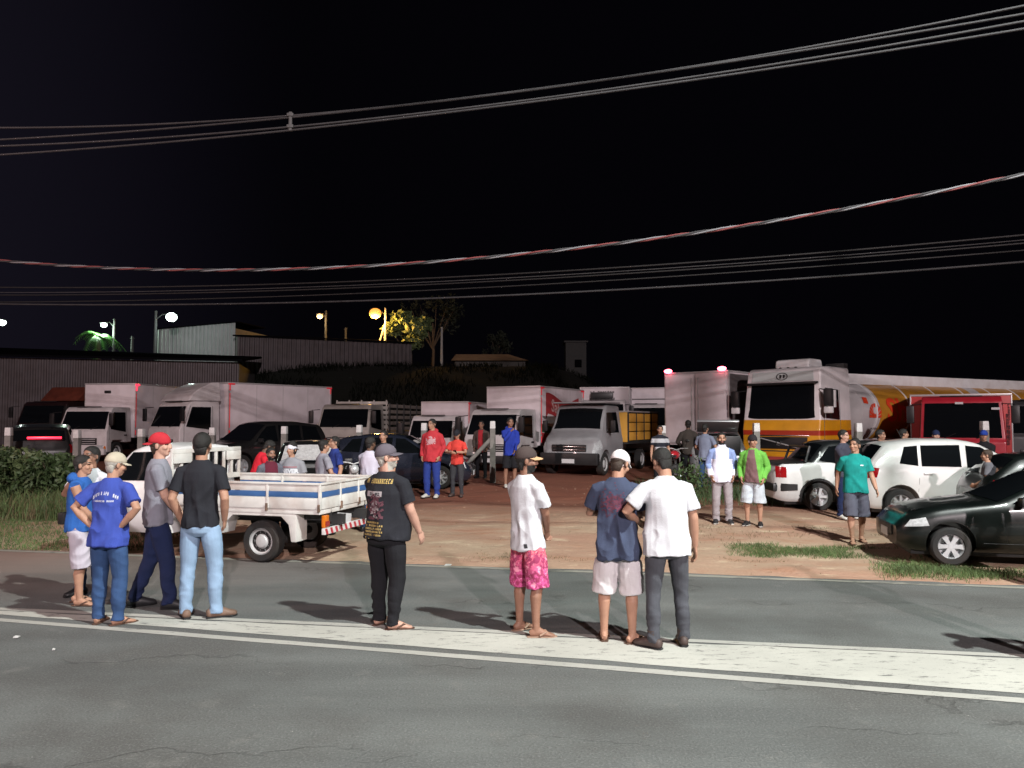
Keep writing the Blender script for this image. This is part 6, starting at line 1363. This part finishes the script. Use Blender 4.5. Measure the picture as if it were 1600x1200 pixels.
# local: x forward from the rear axle, near flank is at y=+0 (left side faces camera) -> axle centre is offset
CY = -.72                                   # centre line
bl, bf = -.98, 1.42                         # bed rear and front
zb0, zb1 = .77, 1.10
bed = MB().box(((bl+bf)/2, CY, zb0-.03), (bf-bl, 1.62, .08), .01).build('bed_floor', BEDW, t)
def board(x0, x1, y, par, side=True):
    n_ = 3; st = (x1-x0)/n_
    for k in range(n_):
        a, b_ = x0+st*k+.012, x0+st*(k+1)-.012
        for z_, hh_, mm, pr_ in ((zb0+.075, .15, BEDW, 0), (zb0+.195, .078, BEDB, -.004), (zb0+.282, .085, BEDW, 0)):
            c = ((a+b_)/2, y, z_) if side else (y, (a+b_)/2, z_); d = (b_-a, .028+pr_, hh_) if side else (.028+pr_, b_-a, hh_)
            MB().box(c, d, .006).build('side_board', mm, par)
        c = (x0+st*k, y, (zb0+zb1)/2) if side else (y, x0+st*k, (zb0+zb1)/2); MB().box(c, (.035, .05, zb1-zb0) if side else (.05, .035, zb1-zb0), .008).build('stake', BEDW, par)
        MB().box((c[0]+(0 if side else -.03), c[1]+(.03 if side else 0), zb0+.02), (.03, .03, .1), .004).build('hinge', RUST, par)
    c = ((x0+x1)/2, y, zb1+.012) if side else (y, (x0+x1)/2, zb1+.012); MB().box(c, (x1-x0+.03, .06, .03) if side else (.06, x1-x0+.03, .03), .006).build('top_rail', BEDW, par)
board(bl, bf, CY+.81, bed); board(bl, bf, CY-.81, bed); board(CY-.81, CY+.81, bl, bed, False)
hb = MB().box((bf, CY, zb1+.42), (.05, 1.6, .06), .01)
hb.box((bf, CY, zb1+.0), (.05, 1.6, .08), .01).build('headboard', BEDW, bed)
for k in range(9): MB().box((bf, CY-.78+1.56*k/8, zb1+.2), (.035, .045, .42), .006).build('headboard_bar', BEDW, bed)
for s in (-1, 1): MB().box((bf-.03, CY+s*.60, zb1+.32), (.02, .36, .14), .006).build('headboard_plate', BEDW, bed)
# fender over the rear wheel, chassis, wheels
fe = MB(); prof = [(-.62, .32), (-.62, .68), (-.56, .74), (.56, .74), (.62, .68), (.62, .40), (.54, .40), (.5, .55), (.38, .66), (-.38, .66), (-.5, .55), (-.54, .32)]
for y0 in (CY+.52, CY-.78): MB().prism(prof, y0, y0+.28, .012).build('fender', BEDW, t, 30)
for y_, o_ in ((-.11, 1), (CY*2+.11, -1)): wheel(t, 0, y_, .29, .2, 'steel', o_)
for y_, o_ in ((CY+.62, 1), (CY-.62, -1)): wheel(t, bf+1.47, y_, .29, .2, 'steel', o_)
for s in (-.35, .35): MB().box((.6, CY+s, .60), (3.4, .08, .14)).build('chassis_rail', DARKMETAL, t)
MB().tube([(0, CY-.6, .29), (0, CY+.6, .29)], .06, 8).build('axle', DARKMETAL, t); MB().ell((0, CY, .3), (.16, .16, .14)).build('differential', DARKMETAL, t)
MB().box((.1, CY, .66), (2.0, 1.2, .12)).build('subframe', DARKMETAL, t)
# striped rear bar, plate, lamps
bar = MB().box((bl-.02, CY, .47), (.05, 1.5, .085), .006).build('bumper_bar', mat('bar_white', (.6, .58, .57), .5, dirt=(.3, .2, .16), dz=.3), t)
RS = mat('stripe_red', (.42, .03, .045), .5)
for k in range(11):
    y_ = CY-.70+.135*k; MB().add([(bl-.048, y_, .43), (bl-.048, y_+.06, .43), (bl-.048, y_+.10, .51), (bl-.048, y_+.04, .51)], [(0, 1, 2, 3)]).build('stripe', RS, bar, 0)
MB().box((bl-.01, CY+.15, .59), (.014, .40, .13), .003, Matrix.Rotation(R(8), 3, 'X')).build('number_plate', PLATE, t)
for s in (-1, 1):
    o = MB().box((bl-.0, CY+s*.66, .60), (.06, .12, .17), .02).build('tail_light', AMBER, t); MB().box((bl-.035, CY+s*.66, .57), (.012, .1, .07)).build('brake_lens', REDLAMP, o)
    MB().box((bl+.02, CY+s*.5, .68), (.04, .04, .2)).build('bracket', DARKMETAL, t)
# cab and bonnet
SP = Shell(2.2, 1.62, [(-1.1, 1.58), (-.65, 1.62), (-.42, 1.60), (-.2, 1.53), (.45, 1.03), (.85, .95), (1.03, .84), (1.1, .6)], [(-1.1, 1.02), (.3, .97), (.8, .86), (1.1, .7)], zb=.34, rear=.02, tumble=.80)
cb = ob('cab', SP.body(WHITEP, (.52,), .36), t); cb.location = (bf+1.02, CY, 0); cb.scale = (.87, 1, 1)
holder = cb
V, Fc = SP.screen(.42, -.16, .92, end_fr=.9); MB().add(V, Fc).build('windscreen', GLASS, holder, 60)
flank(holder, SP, 'side_window', [(-.92, 1.1), (.12, 1.09), (-.27, 1.50), (-.88, 1.52)], GLASS, .008)
flank(holder, SP, 'headlight', [(.82, .62), (1.04, .60), (1.0, .76), (.84, .82)], LAMPGLASS, .008)
seam(holder, SP, [(.15, .45), (.18, 1.02)]); seam(holder, SP, [(-.95, .45), (-.95, 1.05)])
MB().box((-1.11, 0, 1.32), (.012, 1.1, .36)).build('rear_window', GLASS, holder, 0)
MB().box((1.08, 0, .5), (.12, 1.6, .18), .03).build('bumper', BLACK, holder)
# ---------------------------------------------------------------- motorcycles
def motorcycle(px, Y, ang, label, pm, lit=False):
    t = vehicle('motorcycle', label, 'motorcycle', px, Y, ang)
    for x in (.64, -.62): wheel(t, x, 0, .30, .1, 'alloy5')
    MB().tube([(.64, .07, .3), (.42, .07, .95)], .022, 8).tube([(.64, -.07, .3), (.42, -.07, .95)], .022, 8).build('fork', STEEL, t)
    MB().tube([(.42, 0, .9), (.1, 0, .72), (-.35, 0, .72), (-.62, 0, .3)], .03, 8).tube([(.38, 0, .8), (.15, 0, .32), (-.25, 0, .3), (-.62, 0, .3)], .028, 8).build('frame', DARKMETAL, t)
    MB().box((.08, 0, .42), (.4, .26, .34), .06).build('engine', DARKMETAL, t)
    MB().ell((.16, 0, .85), (.27, .15, .13)).build('fuel_tank', pm, t)
    MB().prism([(-.08, .80), (-.1, .86), (-.45, .86), (-.78, .93), (-.8, .88), (-.45, .77)], -.13, .13, .03).build('seat', BLACK, t)
    MB().prism([(-.4, .76), (-.75, .86), (-.9, .82), (-.6, .66)], -.08, .08, .02).build('tail', pm, t)
    MB().tube([(.36, .34, 1.03), (.40, .12, 1.02), (.42, 0, .98), (.40, -.12, 1.02), (.36, -.34, 1.03)], .016, 8).build('handlebar', STEEL, t)
    MB().ell((.52, 0, .88), (.09, .1, .1)).build('headlight', LAMPGLASS, t)
    MB().box((-.9, 0, .78), (.04, .14, .08), .02).build('tail_light', REDLIT if lit else REDLAMP, t)
    for s in (-1, 1): MB().tube([(.38, s*.26, 1.03), (.36, s*.3, 1.2)], .008, 5).ell((.36, s*.31, 1.24), (.02, .07, .045), 10, 6).build('mirror', BLACK, t)
    MB().tube([(.1, -.14, .3), (-.3, -.16, .3), (-.75, -.16, .36)], .045, 8).build('exhaust', CHROME, t)
    MB().tube([(0, .05, .3), (-.05, .28, .0)], .014, 5).build('side_stand', DARKMETAL, t)
REDM = mat('red_tank', (.45, .02, .03), .25, coat=1)
motorcycle(1051, 21.6, 65, 'red motorcycle with glowing tail light beside the striped shirt', REDM, True)
motorcycle(549, 16.8, -70, 'motorcycle with round headlight behind the flatbed tailgate', mat('black_tank', (.02, .02, .02), .25, coat=1))
bpy.context.view_layer.update()
